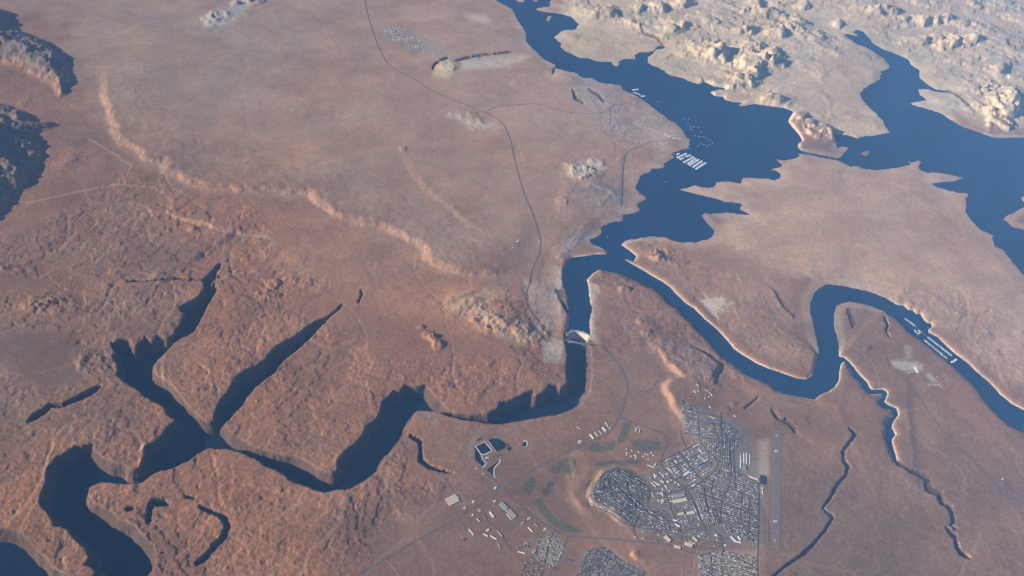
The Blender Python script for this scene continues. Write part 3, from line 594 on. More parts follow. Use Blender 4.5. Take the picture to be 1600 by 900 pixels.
for s, wd in [("690,668 705,683 720,700 740,722 755,740 770,755 786,766",10),("1022,604 1024,630 1030,655 1036,672 1042,676",8),("1005,640 1012,655 1022,668",7),("990,585 1010,600 1022,606",7),("838,418 820,432 800,433 770,440",9),
  ("848,400 846,420 850,440 858,455 870,462",9),("600,873 612,885 622,897 640,915",14),("1223,678 1240,700 1252,712 1250,735 1243,770 1240,790",8),("1180,703 1200,709 1215,713",7),("1068,864 1067,880 1065,920",10),("1080,866 1079,890 1078,930",10),("830,660 840,690 848,700",6),
  ("795,800 785,830 782,858 772,880 768,910",7),("1205,672 1201,760 1199,850",9),("1192,790 1191,830",10),("845,378 835,380 820,385 806,384",9),("908,655 912,668 905,680 895,690",6)]:
    ribbon('dirt_road', s, wd, M_DIRT, 2.0)
STREETS = ["1031,722 1040,735 1055,750 1070,762 1080,777 1090,800 1100,820 1105,835","1103,747 1130,757 1155,768 1185,782","1126.6,642.7 1128,675 1130,707 1128,725 1122,740","1091.5,655 1094,688 1105,703 1116,714 1125,720",
 "1116,714 1122,725 1115,738 1103,747 1085,760 1070,768","1010,766 1040,770 1060,767 1075,758","950,762 940,760 938,752 942,742 952,736 965,736 985,745 1000,752 1015,765 1013,785","920,790 918,778 928,772 942,770 945,762 942,752",
 "918,790 935,795 955,803 970,815 990,822 1010,826 1040,828 1060,828 1100,824 1140,815 1185,838","950,746 954,760 957,775 965,785","958,748 975,770 990,785 1000,795 1030,800 1043,812 1048,828","980,752 984,772 1005,790 1012,800",
 "1185,755 1186,780 1185,830 1184,880 1184,940","1038,768 1045,785 1053,805 1063,828","1145,703 1148,735 1150,765","1150,737 1187,757","1140,700 1143,735 1140,757 1128,785 1126,818","1115,748 1112,770 1120,800 1125,818","1063,672 1068,690 1073,700",
 "1066,625 1074,635 1095,645 1127,652","1069,650 1091,656 1127,663","1066,677 1092,680 1128,690 1158,686","1085,785 1098,815","1100,760 1105,790 1112,815","1160,768 1158,800 1155,835","1172,775 1171,810 1170,845","1105,790 1130,800 1160,812 1185,825","1092,770 1120,780 1150,793 1186,808",
 "1031,722 1050,712 1075,700 1090,692","1040,735 1062,724 1085,712 1103,703","1055,750 1075,738 1098,725 1112,722","1060,705 1073,722 1090,742 1100,752","1045,714 1060,732 1075,750",
 "1000,808 990,822 992,835 1000,848","865,832 858,850 850,885","845,838 840,870 870,890","1110,862 1112,880 1115,930","1129,845 1132,862 1150,870 1185,890","920,860 935,880 935,920","930,858 965,880 1000,900","945,855 940,880 900,900"]
for s in STREETS: ribbon('street', s, 12, M_STREET, 2.1)
# airport
ribbon('runway_shoulder', "1213.2,672 1211,856", 120, mat('pale_gravel_shoulder', (.22, .15, .11), .95, (30, .15)), 1.6, False)
ribbon('runway', "1213.2,675 1211,852", 46, mat('runway_asphalt', (.17, .145, .13), .9, (30, .15)), 2.6, False)
for v0 in (704.8, 814.5):
    for du in (-1.5, 1.3):
        u0 = 1213-(v0-676)/175*2.2+du; ribbon('runway_marking', np.array([[u0, v0-1.6], [u0-.05, v0+1.8]]), 14, M_WHITE, 3.6, False)
for v0 in (843, 679): ribbon('runway_marking', np.array([[1211.1 if v0 > 800 else 1213.1, v0], [1211 if v0 > 800 else 1213, v0+3.5]]), 26, mat('worn_white_paint', (.4, .4, .39)), 3.6, False)

# ------------------------------------------------------------------ ponds
print('ponds')
POND_Z = PONDZ
def flat_poly(name, s, z, m, kind='structure'):
    p = smooth_line(np.vstack([P(s), P(s)[:1]]), 3)[:-1] if s.count(' ') > 8 else P(s)
    x, y = ground(p[:, 0], p[:, 1], z); me = bpy.data.meshes.new(name)
    me.from_pydata([(a, b, z) for a, b in zip(x, y)], [], [tuple(range(len(x)))]); me.materials.append(m); me.update()
    o = bpy.data.objects.new(name, me); COL.objects.link(o); o['kind'] = kind; return o
for s in ["741.5,698 743,698.5 752,711 753,718 759.5,725 754,729 742,718","745,697.5 757,691 768,704 758,709.5 753,709.5","762,687.5 768,685.5 776,685 784,688 789,692 790.5,697 788,700.5 783,703 776,705.3 771,700","791.5,692.5 796,695 792,698","795,697 800,699.5 796,705 792,702","781,719.5 771,731 771.5,743 760,734","744,688.5 749,685 755,683 750,687 745,690"]:
    flat_poly('pond', s, POND_Z+1.5, M_POND)
px_, py_, pz_ = on_land(818, 694); flat_poly('pond', "814.5,696.5 819,690.5 822,692 822,697.5", pz_+3, M_POND)
for s, wd, lb in [("742,697 752,711 753.5,717 760,725 754,730",11,'white lined bank between the square pond and the long bent pond'),("757,690 769,704.5 758,710 753,710",11,'white lined bank round the east side of the square pond'),
   ("779,718.5 782,719 782,721 772,732 771.5,738 773.3,747",11,'white lined bank along the triangular southern pond'),("744,697 757,690",6,'thin pale bank along the north side of the square pond'),("762,688 775,706",5,'thin pale bank west of the rounded pond')]:
    o = ribbon('pond_bank', s, wd, M_WHITE, 3.2, False); del o['kind']; tag(o, lb, 'bank', 'lined banks of the treatment ponds')
o = ribbon('pond_bank', "817.5,690 820,688.8 823.5,690 824,693 822.5,698", 12, M_WHITE, 4.5, False); del o['kind']; tag(o, 'curved white bank round the small lone pond', 'bank')
# treatment plant tanks
t = root_at('treatment_plant', *on_land(777, 711), 'treatment works of round tanks and a small hall between the ponds', 'treatment plant')
for k, (u, v) in enumerate([(773,710),(776,713),(779,709),(782,712),(770,713)]):
    mb = MB(); x, y, z = on_land(u, v); mb.cyl(x, y, z-2, z+5, 15, 16, 0); mb.cyl(x, y, z+5, z+5.3, 12, 16, 1); mb.build('tank', [M_GREY, M_POND], t)
mb = MB(); x, y, z = on_land(761, 715.5); mb.box(x, y, z-3, z+8, 42, 16, .6); mb.gable(x, y, z+8, z+11, 43, 17, .6, 1); tag(mb.build('pump_hall', [M_STUCCO, M_WHITE]), 'small bright white hall inside the ring of treatment ponds', 'building')

# ------------------------------------------------------------------ buildings
print('buildings')
def building(name, label, cat, parts, group=None, z_up=0):
    """parts: (u0,v0,u1,v1,width m,height m,roof material)"""
    u = sum(p[0]+p[2] for p in parts)/2/len(parts); v = sum(p[1]+p[3] for p in parts)/2/len(parts)
    r = root_at(name, *on_land(u, v), label, cat, group)
    wall, roof, units = MB(), MB(), []; rm = parts[0][6]
    for i, (a, b, c, d, wd, h, m_) in enumerate(parts):
        x0, y0, z0 = on_land(a, b); x1, y1, z1 = on_land(c, d); z0 = min(z0, z1)-4; zt = max(z0+4, z1)+h+i*.05
        bar(wall, x0, y0, x1, y1, z0, zt, wd)
        L_ = math.hypot(x1-x0, y1-y0); an = math.atan2(y1-y0, x1-x0)
        if wd < 26: roof.gable((x0+x1)/2, (y0+y1)/2, zt, zt+wd*.16, L_+2, wd+2, an)
        else:
            bar(roof, x0-math.cos(an), y0-math.sin(an), x1+math.cos(an), y1+math.sin(an), zt, zt+.9, wd+2)
            for k in range(int(L_//22)):
                t_ = (k+.5)/max(1, int(L_//22)); ox = rnd.uniform(-.3, .3)*wd
                um = MB(); um.box(x0+(x1-x0)*t_-math.sin(an)*ox, y0+(y1-y0)*t_+math.cos(an)*ox, zt+.9, zt+3, 5, 4, an); units.append(um)
    wall.build('wall', M_STUCCO, r); ro = roof.build('roof', rm, r)
    for um in units: uo = um.build('roof_unit', M_GREY); uo.parent = ro
    return r
W, T_, G_, K_, R2, B2, D2, N2_ = M_WHITE, M_TAN, M_GREY, M_CREAM, M_RED, M_BLUE, M_DARK, M_BROWN
BL = [('warehouse_store','big square tan roofed store with a dark car park beside the lower highway','store',[(699,785.5,714.5,777.5,120,9,T_),(711,774,716,779,30,7,T_)]),
 ('shed','white shed on the north edge of the highway, east of the big store','shed',[(738,785.8,740.8,783,20,6,W)]),('shed','tan square building between the big store car park and highway','building',[(724.5,795,728,792.5,28,6,T_)]),
 ('storage_tank_building','white roofed building with a round roof at the highway corner','building',[(772.5,764,775,762,24,7,W)]),('shed','grey shed north east of the white building at the highway corner','shed',[(776,761,779,759.5,20,6,B2)]),
 ('shed','small white shed at the north end of the long grey hall','shed',[(771,784.5,774,782.5,18,6,W)]),
 ('long_hall','long grey roofed school hall in two staggered wings','school',[(782,786,791.5,795.5,62,8,G_),(794,797,805,808.5,62,8,G_),(789,795,794,800,28,6,T_)]),('long_shed','long narrow white shed along the west side of the grey hall','shed',[(791.5,803,799,812,9,5,W)]),
 ('warehouse','white roofed warehouse beside an unpaved lot, south of the highway','warehouse',[(765,800,771,808.5,26,7,W)]),('warehouse','narrow rust roofed warehouse beside the white one','warehouse',[(754.5,804,759.5,811,14,6,R2)]),
 ('shed','bright white shed at the west end of the yards','shed',[(737,806.5,740,804,16,6,W)]),('shed','thin pale shed near the highway, north of the rust roofed warehouse','shed',[(746.5,796,750,800,8,5,W)]),('shed','second thin pale shed parallel to the first one','shed',[(749,795,753,799,6,5,G_)]),('shed','tan roofed shed west of the rust roofed warehouse','shed',[(745,810,749.5,815,18,5,T_)]),
 ('warehouse','cream roofed warehouse at the south west yards','warehouse',[(732,827,740,836,26,7,K_)]),('shed','low pale shed at the south western tip of the yards','shed',[(720,842,724,839.5,14,5,G_)]),('shed','dark roofed shed south of the cream warehouse','shed',[(723,845,727,842,18,5,D2)]),
 ('warehouse','cream square roofed warehouse at the top of the southern yard','warehouse',[(760,830,764,827,32,7,K_)]),('warehouse','white roofed warehouse in the middle of the southern yard','warehouse',[(755,834,762,838,15,6,W)]),('warehouse','white stepped warehouse at the south end of the southern yard','warehouse',[(766,837,776,843,14,6,W)]),
 ('warehouse','long grey roofed warehouse on the east side of the southern yard','warehouse',[(777,829,785,838,15,6,G_)]),('long_shed','long grey shed standing apart below the southern yard','shed',[(778,848,782,858,12,5,G_)]),
 ('building','tan roofed building at the bend east of the school hall','building',[(824,812,829,809,26,6,T_)]),('building','grey roofed building west of the tan one at the bend','building',[(815,819,819,816,24,6,G_)]),('building','long white roofed building on the road bend','building',[(825,824,832,831,14,6,W)]),
 ('building','rust roofed building among the bend buildings','building',[(835,818,841,822,22,6,R2)]),('building','small cream building by the road east of the bend','building',[(849.5,829,853.5,826,22,6,K_)]),
 ('building','grey roofed square building above the storage rows','building',[(832,864,837,859,34,7,G_)]),('long_shed','white bar shaped shed west of the storage rows','shed',[(809,862,820.5,865,14,5,W)]),('building','dark roofed building on its own loop road','building',[(885,875,895,876,26,5,D2)]),
 ('warehouse','broad white roofed warehouse at the south end of the highway row','warehouse',[(921.5,679,927.5,686,26,8,W)]),('warehouse','narrow white roofed warehouse second in the highway row','warehouse',[(928.5,675,934,682,10,7,W)]),('warehouse','narrow grey roofed warehouse third in the highway row','warehouse',[(935,672,940.8,679,13,7,G_)]),
 ('warehouse','broad white roofed warehouse fourth in the highway row','warehouse',[(941.2,668,946.5,674,26,8,W)]),('warehouse','tan roofed warehouse at the north end of the highway row','warehouse',[(945.5,659,950.5,667,18,6,T_)]),('shed','small white shed beside the highway row','shed',[(952,670,954,668.5,14,5,W)]),
 ('motel','pale hotel block set in a round drive beside the highway','hotel',[(903.5,692,905,688.8,12,6,W),(905,688.8,909,689.5,10,6,T_),(904,692.5,908,692,10,6,W)]),('long_shed','long thin white shed on bare ground north of the highway row','shed',[(900.5,667.5,907,670.5,7,4,W)]),
 ('hotel','cream hotel of curved wings inside a dark car park','hotel',[(991.5,671,999,668.3,11,7,K_),(995.2,669.5,993,675.2,11,7,K_),(1000.5,670.5,998,676.3,11,7,K_)]),
 ('hotel','thin white hotel wing west of the round junction','hotel',[(1011,726.5,1022,731,9,6,W),(1022,729,1025,724,12,6,W)]),('hotel','bent white hotel on the hill above the junction','hotel',[(1039.5,721.5,1042,718.8,10,6,W),(1042,718.5,1047.5,717,9,6,W)]),
 ('store','yellow tan roofed store east of the junction','store',[(1042,731,1048.5,735.5,26,7,K_)]),('long_shed','thin white building slanting beside the junction road','building',[(1029.5,738,1037,743.5,7,5,W)]),('building','pale building south of the slanting white one','building',[(1040,742,1043.5,740,16,6,W)]),('building','white roofed building with a dark yard west of it','building',[(1022.5,746,1026,744,18,6,W)]),
 ('school','sprawling cream roofed school of parallel wings','school',[(1017.5,754,1025,761,14,7,K_),(1021,752,1029,759,12,7,K_),(1025,755,1032,758,16,7,K_)]),('church','bright cream roofed church beside the school','church',[(1031.5,751,1037,754,26,8,K_)]),('church','white roofed church east of the cream one','church',[(1041.5,752,1045,753.5,20,8,W)]),('building','narrow white building at the east end of the school street','building',[(1038.5,758,1042.5,763.5,11,6,W)]),
 ('civic_building','cream roofed square hall in the middle of the western hill','hall',[(1033,781,1037.5,783.5,30,7,K_)]),('building','small white house like hall above the square hall','hall',[(1026,770.5,1029,770,16,5,W)]),('building','small white hall beside a bare field','hall',[(1031.5,772,1034.5,770,16,5,W)]),
 ('shopping_centre','long grey white roofed shopping block, north one of the pair','shopping centre',[(1050,776.5,1069.5,773,48,8,G_)]),('shopping_centre','long tan white roofed shopping block, south one of the pair','shopping centre',[(1051,784.5,1073,780.5,50,8,K_)]),
 ('school','cream roofed school block west of its twin, south of the shopping blocks','school',[(1059,804,1068,802.5,32,8,K_)]),('school','larger cream roofed school block east of its twin','school',[(1073.5,802.5,1085,800.5,42,9,K_)]),
 ('warehouse','white roofed warehouse slanting at the north corner of the business streets','warehouse',[(1091.5,702,1097,708,15,6,W)]),('warehouse','white bar on the hill edge north of the business streets','warehouse',[(1083,699.3,1092.5,694,13,6,W)]),('warehouse','white roofed warehouse at the east corner of the business streets','warehouse',[(1099.5,721.5,1105.5,718,14,6,W)]),
 ('warehouse','wide white and grey warehouse in the middle of the business streets','warehouse',[(1068.5,743,1076.5,737,28,7,W)]),('warehouse','large dark grey roofed hall in the business streets','hall',[(1092,713,1101,719,30,7,G_)]),('warehouse','upper blue grey roofed hall of two side by side','hall',[(1089,728,1097,722.5,18,6,B2)]),('warehouse','lower blue grey roofed hall of two side by side','hall',[(1093.5,731.5,1101,726.5,20,6,B2)]),
 ('store','white roofed store below the business streets','store',[(1081,760.5,1086,757,16,6,W)]),
 ('storage_units','longest rust and white row of storage units by the airport','storage units',[(1156.8,700,1157.2,732,13,4,W)]),('storage_units','pale row of storage units, second from the west','storage units',[(1162.2,708,1162.4,724,14,4,W)]),('storage_units','pale row of storage units, third from the west','storage units',[(1166.2,708,1166.4,724.5,13,4,W)]),('storage_units','thin white row of storage units nearest the airport apron','storage units',[(1171.3,710,1171.6,725,9,4,W)]),
 ('hangar','blue grey roofed hangar below the storage unit rows','hangar',[(1163.7,727,1164.2,735,36,8,B2)]),('hangar','long cream roofed hangar at the foot of the apron','hangar',[(1169.5,744,1184.5,749.5,24,9,K_)]),('terminal','small white terminal house beside the airport road','building',[(1190,763.5,1192,762.5,20,5,W)]),('hangar','white roofed hangar south of the terminal house','hangar',[(1191,767,1192,772,14,5,W)]),
 ('gymnasium','big cream roofed gymnasium at the west end of the high school row','school',[(1038.5,838,1047,845.5,46,11,K_)]),('school','tan roofed school wing south of the gymnasium','school',[(1053,854,1063,856,38,8,K_)]),('school','biggest cream roofed school hall, third in the high school row','school',[(1069.5,849,1081.5,853,46,9,K_),(1076,846,1086,850,14,7,K_)]),('school','smaller cream hall at the north east of the high school row','school',[(1083,839.5,1089,846,28,8,K_)]),
 ('church','white roofed church at the head of the oval road','church',[(1116.5,835.5,1120.5,837.5,22,7,W)]),('hospital','white hospital of angled wings south of the eastern streets','hospital',[(1141.5,838.5,1150,847,26,8,W),(1149,846,1157.5,848,20,7,W),(1153,838,1157,844,18,7,K_)]),('building','small bright white building at the oval road corner','building',[(1131,852.5,1134.5,852,18,6,W)]),
 ('building','white roofed pair north west of the high school row','building',[(1051.5,812.5,1058,814,18,6,W)]),('building','large white roofed building below the other by the high school road','building',[(1054.5,819,1062,823,22,6,W)]),
 ('boat_storage_hall','big white roofed hall beside the parked boats above the marina','warehouse',[(1429.2,573.5,1433.6,582.5,52,9,W)]),('long_shed','thin white shed among the parked boats','shed',[(1418,582.5,1423,582.3,8,4,W)]),
 ('club_house','pale apartment block at the north end of the hill town','apartments',[(1107.5,650,1117.5,654.5,13,6,K_)]),('building','white roofed house on bare ground east of the hill town','house',[(1145.5,649.5,1149,651,14,5,W)]),('building','small white house north of the hill town','house',[(1108,635.5,1110.5,636.5,16,5,W)]),
 ('visitor_centre','round white visitor centre on the rim beside the dam','visitor centre',[(881.5,522.8,884.6,525,24,10,W)]),
 ('lodge','white lodge wing on the shore, nearest the long marina','hotel',[(1038.5,209.6,1041.5,211,18,6,W)]),('lodge','white lodge wing in the middle of the shore row','hotel',[(1043,212.3,1046,214,18,6,W)]),('lodge','long white lodge wing at the east end of the shore row','hotel',[(1051.5,216,1055,216.8,16,6,W)]),('lodge','pale lodge wing closest to the water','hotel',[(1058,216.8,1064,217.8,14,6,W)]),
 ('building','lone white building on the desert west of the marina','building',[(962.5,201,965.5,200,22,6,W)]),('building','bright building at the north corner of the desert camp','building',[(807,377.5,810.5,376.3,24,6,W)]),('building','white building at the west corner of the desert camp','building',[(799.5,387.5,802,387,18,5,W)]),('building','small white kiosk beside the highway','kiosk',[(842,378,843.5,377.5,16,5,W)]),
 ('house','white homestead on the open land by the right hand road','house',[(1565.5,749,1567.5,748,16,5,W)]),('house','second homestead just below the white one','house',[(1567,753.5,1568.5,753,12,4,G_)]),('shed','small white shed west of the treatment ponds','shed',[(743.5,732.5,745.2,731.6,12,4,W)]),('shed','pale shed by the road below the treatment ponds','shed',[(754,741,756,740.3,14,4,W)]),
 ('house','lone white house beside the southern road','house',[(991.3,839.5,992.8,838.8,16,5,W)])]
for nm, lb, ct, pr in BL: building(nm, lb, ct, pr)

# houses: one of each kind, then copies
def house_mesh(kind, roofm, l, w_, h=3.6):
    mb = MB(); mb.box(0, 0, -3, h, l, w_, 0, 0)
    if kind == 'flat': mb.box(0, 0, h, h+.4, l+.8, w_+.8, 0, 1)
    else: mb.gable(0, 0, h, h+w_*.22, l+1, w_+1, 0, 1)
    if kind == 'ell': mb.box(l*.28, w_*.6, -3, h-.1, l*.4, w_*.7, 0, 0); mb.gable(l*.28, w_*.6, h-.1, h+1.7, l*.4+.8, w_*.7+.8, 0, 1)
    return mb.mesh('house', [M_STUCCO, roofm])
ROOFS = [('white', W), ('tan', T_), ('grey', G_), ('brown', N2_), ('dark', D2), ('rust', R2), ('blue grey', B2), ('cream', K_)]
PROTO = {}
def proto(kind, ri, l, w_):
    k = (kind, ri, l, w_)
    if k not in PROTO: PROTO[k] = house_mesh(kind, ROOFS[ri][1], l, w_)
    return PROTO[k]
HOUSES = []      # dist, x, y, z, ang, kind, roof index, l, w, quarter
TREES = []
def pip(p, u, v):
    c = False; n = len(p); j = n-1
    for i in range(n):
        if (p[i, 1] > v) != (p[j, 1] > v) and u < (p[j, 0]-p[i, 0])*(v-p[i, 1])/(p[j, 1]-p[i, 1])+p[i, 0]: c = not c
        j = i
    return c
SEGS = []
def nth(n): return f"{n}{'th' if 10 < n % 100 < 14 else {1: 'st', 2: 'nd', 3: 'rd'}.get(n % 10, 'th')}"
for s in STREETS+["1031,722 1035,710 1040,700"]:
    q_ = P(s); SEGS += list(zip(q_[:-1], q_[1:]))
SA = np.array([a for a, b in SEGS]); SB = np.array([b for a, b in SEGS])
BIGB = np.array([[(p[0]+p[2])/2, (p[1]+p[3])/2, max(abs(p[2]-p[0]), abs(p[3]-p[1]), p[4]/8)/2+1.0] for b in BL for p in b[3]])
def near_street(u, v):
    d = SB-SA; t = np.clip(((u-SA[:, 0])*d[:, 0]+(v-SA[:, 1])*d[:, 1])/(d**2).sum(1), 0, 1)
    return float(np.min(np.hypot(u-SA[:, 0]-t*d[:, 0], v-SA[:, 1]-t*d[:, 1])))
def quarter(name, poly, d, row, gap, sizes, roofs, density=.9, street=1.5, kinds=('gable','ell','gable'), trees=.8, holes=()):
    p = P(poly); c = p.mean(0); x0, y0 = g1(*c); x1, y1 = g1(c[0]+d[0], c[1]+d[1]); a0 = math.atan2(y1-y0, x1-x0)
    first = len(HOUSES); xs, ys = ground(p[:, 0], p[:, 1], 45.0); R0 = float(np.max(np.hypot(xs-x0, ys-y0)))
    ca, sa = math.cos(a0), math.sin(a0); r = -R0; k = 0
    while r < R0:
        t_ = -R0
        while t_ < R0:
            tj = t_+rnd.uniform(-1.5, 1.5); rj = r+rnd.uniform(-1.2, 1.2)
            x = x0+tj*ca-rj*sa; y = y0+tj*sa+rj*ca
            z = float(height_at(x, y)[0]); u, v = to_uv(x, y, z); u = float(u); v = float(v)
            if pip(p, u, v) and (street == 0 or near_street(u, v) > street) and not any(pip(h, u, v) for h in holes) and np.min(np.hypot(BIGB[:, 0]-u, BIGB[:, 1]-v)-BIGB[:, 2]) > 0:
                if rnd.random() < density:
                    l, w_ = rnd.choice(sizes); ri = rnd.choices(range(8), roofs)[0]
                    HOUSES.append((math.dist((x, y, z), CAM), x, y, z, a0+rnd.choice((0, 0, math.pi))+rnd.uniform(-.06, .06)+(math.pi/2 if rnd.random() < .15 else 0), rnd.choice(kinds), ri, l, w_, name, k, u, v))
                if rnd.random() < trees: TREES.append((x-sa*rnd.uniform(9, 14)+rnd.uniform(-8, 8), y+ca*rnd.uniform(9, 14), z, rnd.uniform(3.5, 7)))
                if rnd.random() < trees*.6: TREES.append((x+ca*rnd.uniform(7, 12), y+sa*rnd.uniform(7, 12), z, rnd.uniform(2.5, 4.5)))
            t_ += gap
        r += row[k % 2]; k += 1
    mine = HOUSES[first:]; del HOUSES[first:]; rows = {}
    for h in mine: rows.setdefault(h[10], []).append(h)
    order = sorted(rows, key=lambda q: -np.mean([h[12] for h in rows[q]]))
    for i, q in enumerate(order):
        for j, h in enumerate(sorted(rows[q], key=lambda h: h[11])): HOUSES.append(h[:10]+(f"{nth(j+1)} from the left, {nth(i+1)} row up, {name}",))
HS = [(15, 11), (18, 12), (16, 10)]; MH = [(16, 6), (18, 7), (14, 5)]; CM = [(28, 15), (22, 12), (36, 16), (18, 12)]; AP = [(26, 11), (30, 12)]
RF = [3, 3, 5, 6, 5, 2.5, 1.5, 1.5]; RM = [3, 4, 6, 3, 2, .7, 2, 2]; RC = [8, 5, 5, 1, 1.5, 2, 3, 7]
H1 = [P("1092,670 1105,671 1104,678 1093,680"), P("1093,640 1127,644 1127,656 1105,652 1092,650")]
quarter('north end of the hill town', "1062,624 1076,631 1092,640 1092,655 1127,657 1145,668 1160,684 1150,690 1094,694 1089,680 1070,679 1066,650", (10, 1.5), (30, 40), 22, HS, RF, .8, 1.2, holes=H1)
quarter('north eastern streets', "1094,692 1130,688 1152,690 1155,735 1148,738 1128,730 1112,714", (-.3, 10), (28, 40), 22, HS, RF, .85, 1.2)
quarter('eastern streets', "1128,730 1150,740 1183,757 1184,780 1103,748", (10, 4), (28, 40), 22, HS, RF, .85, 1.2)
quarter('south eastern streets', "1085,762 1103,749 1183,783 1183,838 1150,822 1127,812 1105,818", (10, 3.4), (28, 40), 22, HS, RF, .85, 1.2)
quarter('terrace rows by the high street', "1080,785 1100,780 1122,818 1106,820 1092,812", (3.6, 10), (24, 30), 17, AP, RF, .95, 1.2, ('gable',))
quarter('western hill streets', "936,744 952,737 966,738 986,747 1003,756 1013,766 1010,790 1042,802 1058,828 1015,826 985,820 958,803 925,792 920,780 930,773 944,768", (10, 6), (30, 42), 23, HS, RF, .8, 1.3, trees=1.0)
quarter('rim above the golf course', "921,788 918,775 932,766 938,744 955,733 968,734 988,742 1008,752 1002,755 984,748 965,739 953,740 943,747 944,770 930,776 925,790", (10, 6), (20, 24), 18, HS, RF, .8, .9)
quarter('business streets', "1032,722 1052,710 1075,701 1091,696 1110,716 1117,730 1100,745 1078,757 1060,748 1040,735", (10, -6), (32, 42), 34, CM, RC, .72, 1.0, ('flat', 'gable'), .5)
quarter('high street blocks', "1012,745 1030,740 1060,752 1078,765 1098,815 1105,830 1060,830 1050,795 1035,790 1015,770", (4, 10), (36, 50), 40, CM, RC, .38, 1.2, ('flat', 'gable'), .9)
quarter('high school side streets', "1000,828 1060,830 1105,835 1128,845 1126,855 1100,862 1040,848 1005,845", (10, 2), (40, 60), 42, CM, RC, .15, 1.2, ('flat',), 1.0)
quarter('streets south of the hospital', "1092,868 1120,862 1140,862 1183,872 1184,960 1092,960", (10, 3.5), (26, 38), 20, HS, RM, .75, 1.0, trees=.6)
quarter('eastern corner by the hospital', "1128,815 1183,838 1183,848 1160,842 1135,832", (10, 5), (26, 36), 19, HS, RF, .85, 1.0)
quarter('trailer park below the hill', "915,862 930,856 950,857 966,873 985,884 1006,893 1012,960 905,960 908,890", (7, -10), (18, 26), 13, MH, RM, .85, .8, ('gable',), .5)
quarter('loop road storage rows', "843,842 862,835 880,848 882,858 868,884 858,888 838,874", (5, 10), (18, 26), 13, MH, RM, .85, .8, ('gable',), .1)
quarter('lower left camp', "818,880 832,872 848,885 842,960 790,960", (10, 5), (24, 30), 22, MH, RM, .55, .8, ('gable',), .5)
quarter('yard west of the storage rows', "806,856 824,846 828,856 815,868", (5, 10), (15, 24), 12, MH, RM, .4, 0, ('gable',), .1)
quarter('highway village', "598,50 612,39 632,47 652,58 664,72 662,82 645,77 622,66 604,58", (10, 6), (38, 60), 44, [(26, 16), (22, 14)], RC, .62, 0, ('gable',), .9)
quarter('parked boats beside the white hall', "1393,569 1400,565 1427,566 1427,582 1412,580 1398,575", (10, 2), (15, 22), 14, [(9, 4), (12, 4)], RC, .75, 0, ('gable',), 0)
SPECIAL = [
 ('top of the northern mesa', [(1089,601,'northernmost of the mesa houses'),(1091.2,603,'just below the northernmost mesa house'),(1085,611,'westernmost of the mesa houses'),(1091,611.5,'in the middle of the mesa houses, west cluster'),(1086.5,613,'below the westernmost mesa house'),(1102,609.5,'at the head of the eastern mesa cluster'),(1105.5,611,'second in the eastern mesa cluster'),(1109,614,'third in the eastern mesa cluster'),(1111.5,616,'largest pair of the mesa, upper one'),(1107.5,620,'lower middle of the eastern mesa cluster'),(1101.5,622.7,'southernmost of the mesa houses'),(1112.5,618,'largest pair of the mesa, lower one')], (20,14)),
 ('green beside the golf course', [(979.5,707.5,'tallest looking, west edge by the fairway'),(987.5,704.5,'north edge of the fairway homes'),(998,707,'below the long fairway, upper middle'),(991.5,711.5,'upper one of a touching pair by the fairway'),(993.5,713,'lower one of a touching pair by the fairway'),(1008.5,709.5,'west one of two under the fairway'),(1012.5,710.5,'east one of two under the fairway'),(1004.5,713.5,'alone in the centre of the fairway homes'),(1020.8,711.5,'easternmost of the fairway homes'),(1013,718,'alone at the south of the fairway homes'),(993.3,716.5,'south of the touching pair by the fairway'),(979,711,'west edge, below the tallest looking one'),(978.5,702,'north west tip beside the fairway'),(1018,708,'north east, near the fairway corner'),(986,713,'between the west edge and the pair')], (20,13)),
 ('yard above the marina', [(1451,601,'west end of the yard row'),(1453,602.5,'second in the yard row'),(1460,601,'third in the yard row'),(1466,601,'fourth in the yard row'),(1470,605,'east end of the yard row, upper'),(1472,606,'east end of the yard row, lower'),(1463.5,589,'alone beside the grey rectangular yard'),(1433,566.5,'north of the big white boat hall')], (16,7))]
for qn_, ls_, (l_, w_) in SPECIAL:
    for u, v, t_ in ls_:
        x, y, z = on_land(u, v); HOUSES.append((0, x, y, z, rnd.uniform(0, 3), 'ell' if l_ > 16 else 'gable', 0, l_, w_, qn_, t_))
HOUSES.sort(key=lambda h: h[0])
print('houses', len(HOUSES), 'trees', len(TREES))
N_IND = 290
for h in HOUSES[:N_IND]:
    _, x, y, z, a, kind, ri, l, w_, qn, lb_ = h
    o = bpy.data.objects.new('house', proto(kind, ri, l, w_)); COL.objects.link(o); o.location = (x, y, z); o.rotation_euler = (0, 0, a)
    shape = {'gable': 'gabled', 'ell': 'L-shaped', 'flat': 'flat roofed'}[kind]
    tag(o, f"{ROOFS[ri][0]} roofed house, {lb_}", 'house', f"houses of the {qn}")
big = MB()
for h in HOUSES[N_IND:]:
    _, x, y, z, a, kind, ri, l, w_, qn, lb_ = h
    big.box(x, y, z-3, z+3.6, l, w_, a, 8)
    if kind == 'flat': big.box(x, y, z+3.6, z+4, l+.8, w_+.8, a, ri)
    else: big.gable(x, y, z+3.6, z+3.6+w_*.22, l+1, w_+1, a, ri)
o = big.build('houses', [m for _, m in ROOFS]+[M_STUCCO]); o['kind'] = 'stuff'
tm = MB()
for x, y, z, r in TREES: tm.cyl(x, y, z-.5, z+r*.9, r*1.0, 6, 0, r*.95); tm.cyl(x+r*.2, y, z+r*.85, z+r*1.9, r*.9, 6, 0, r*.3)
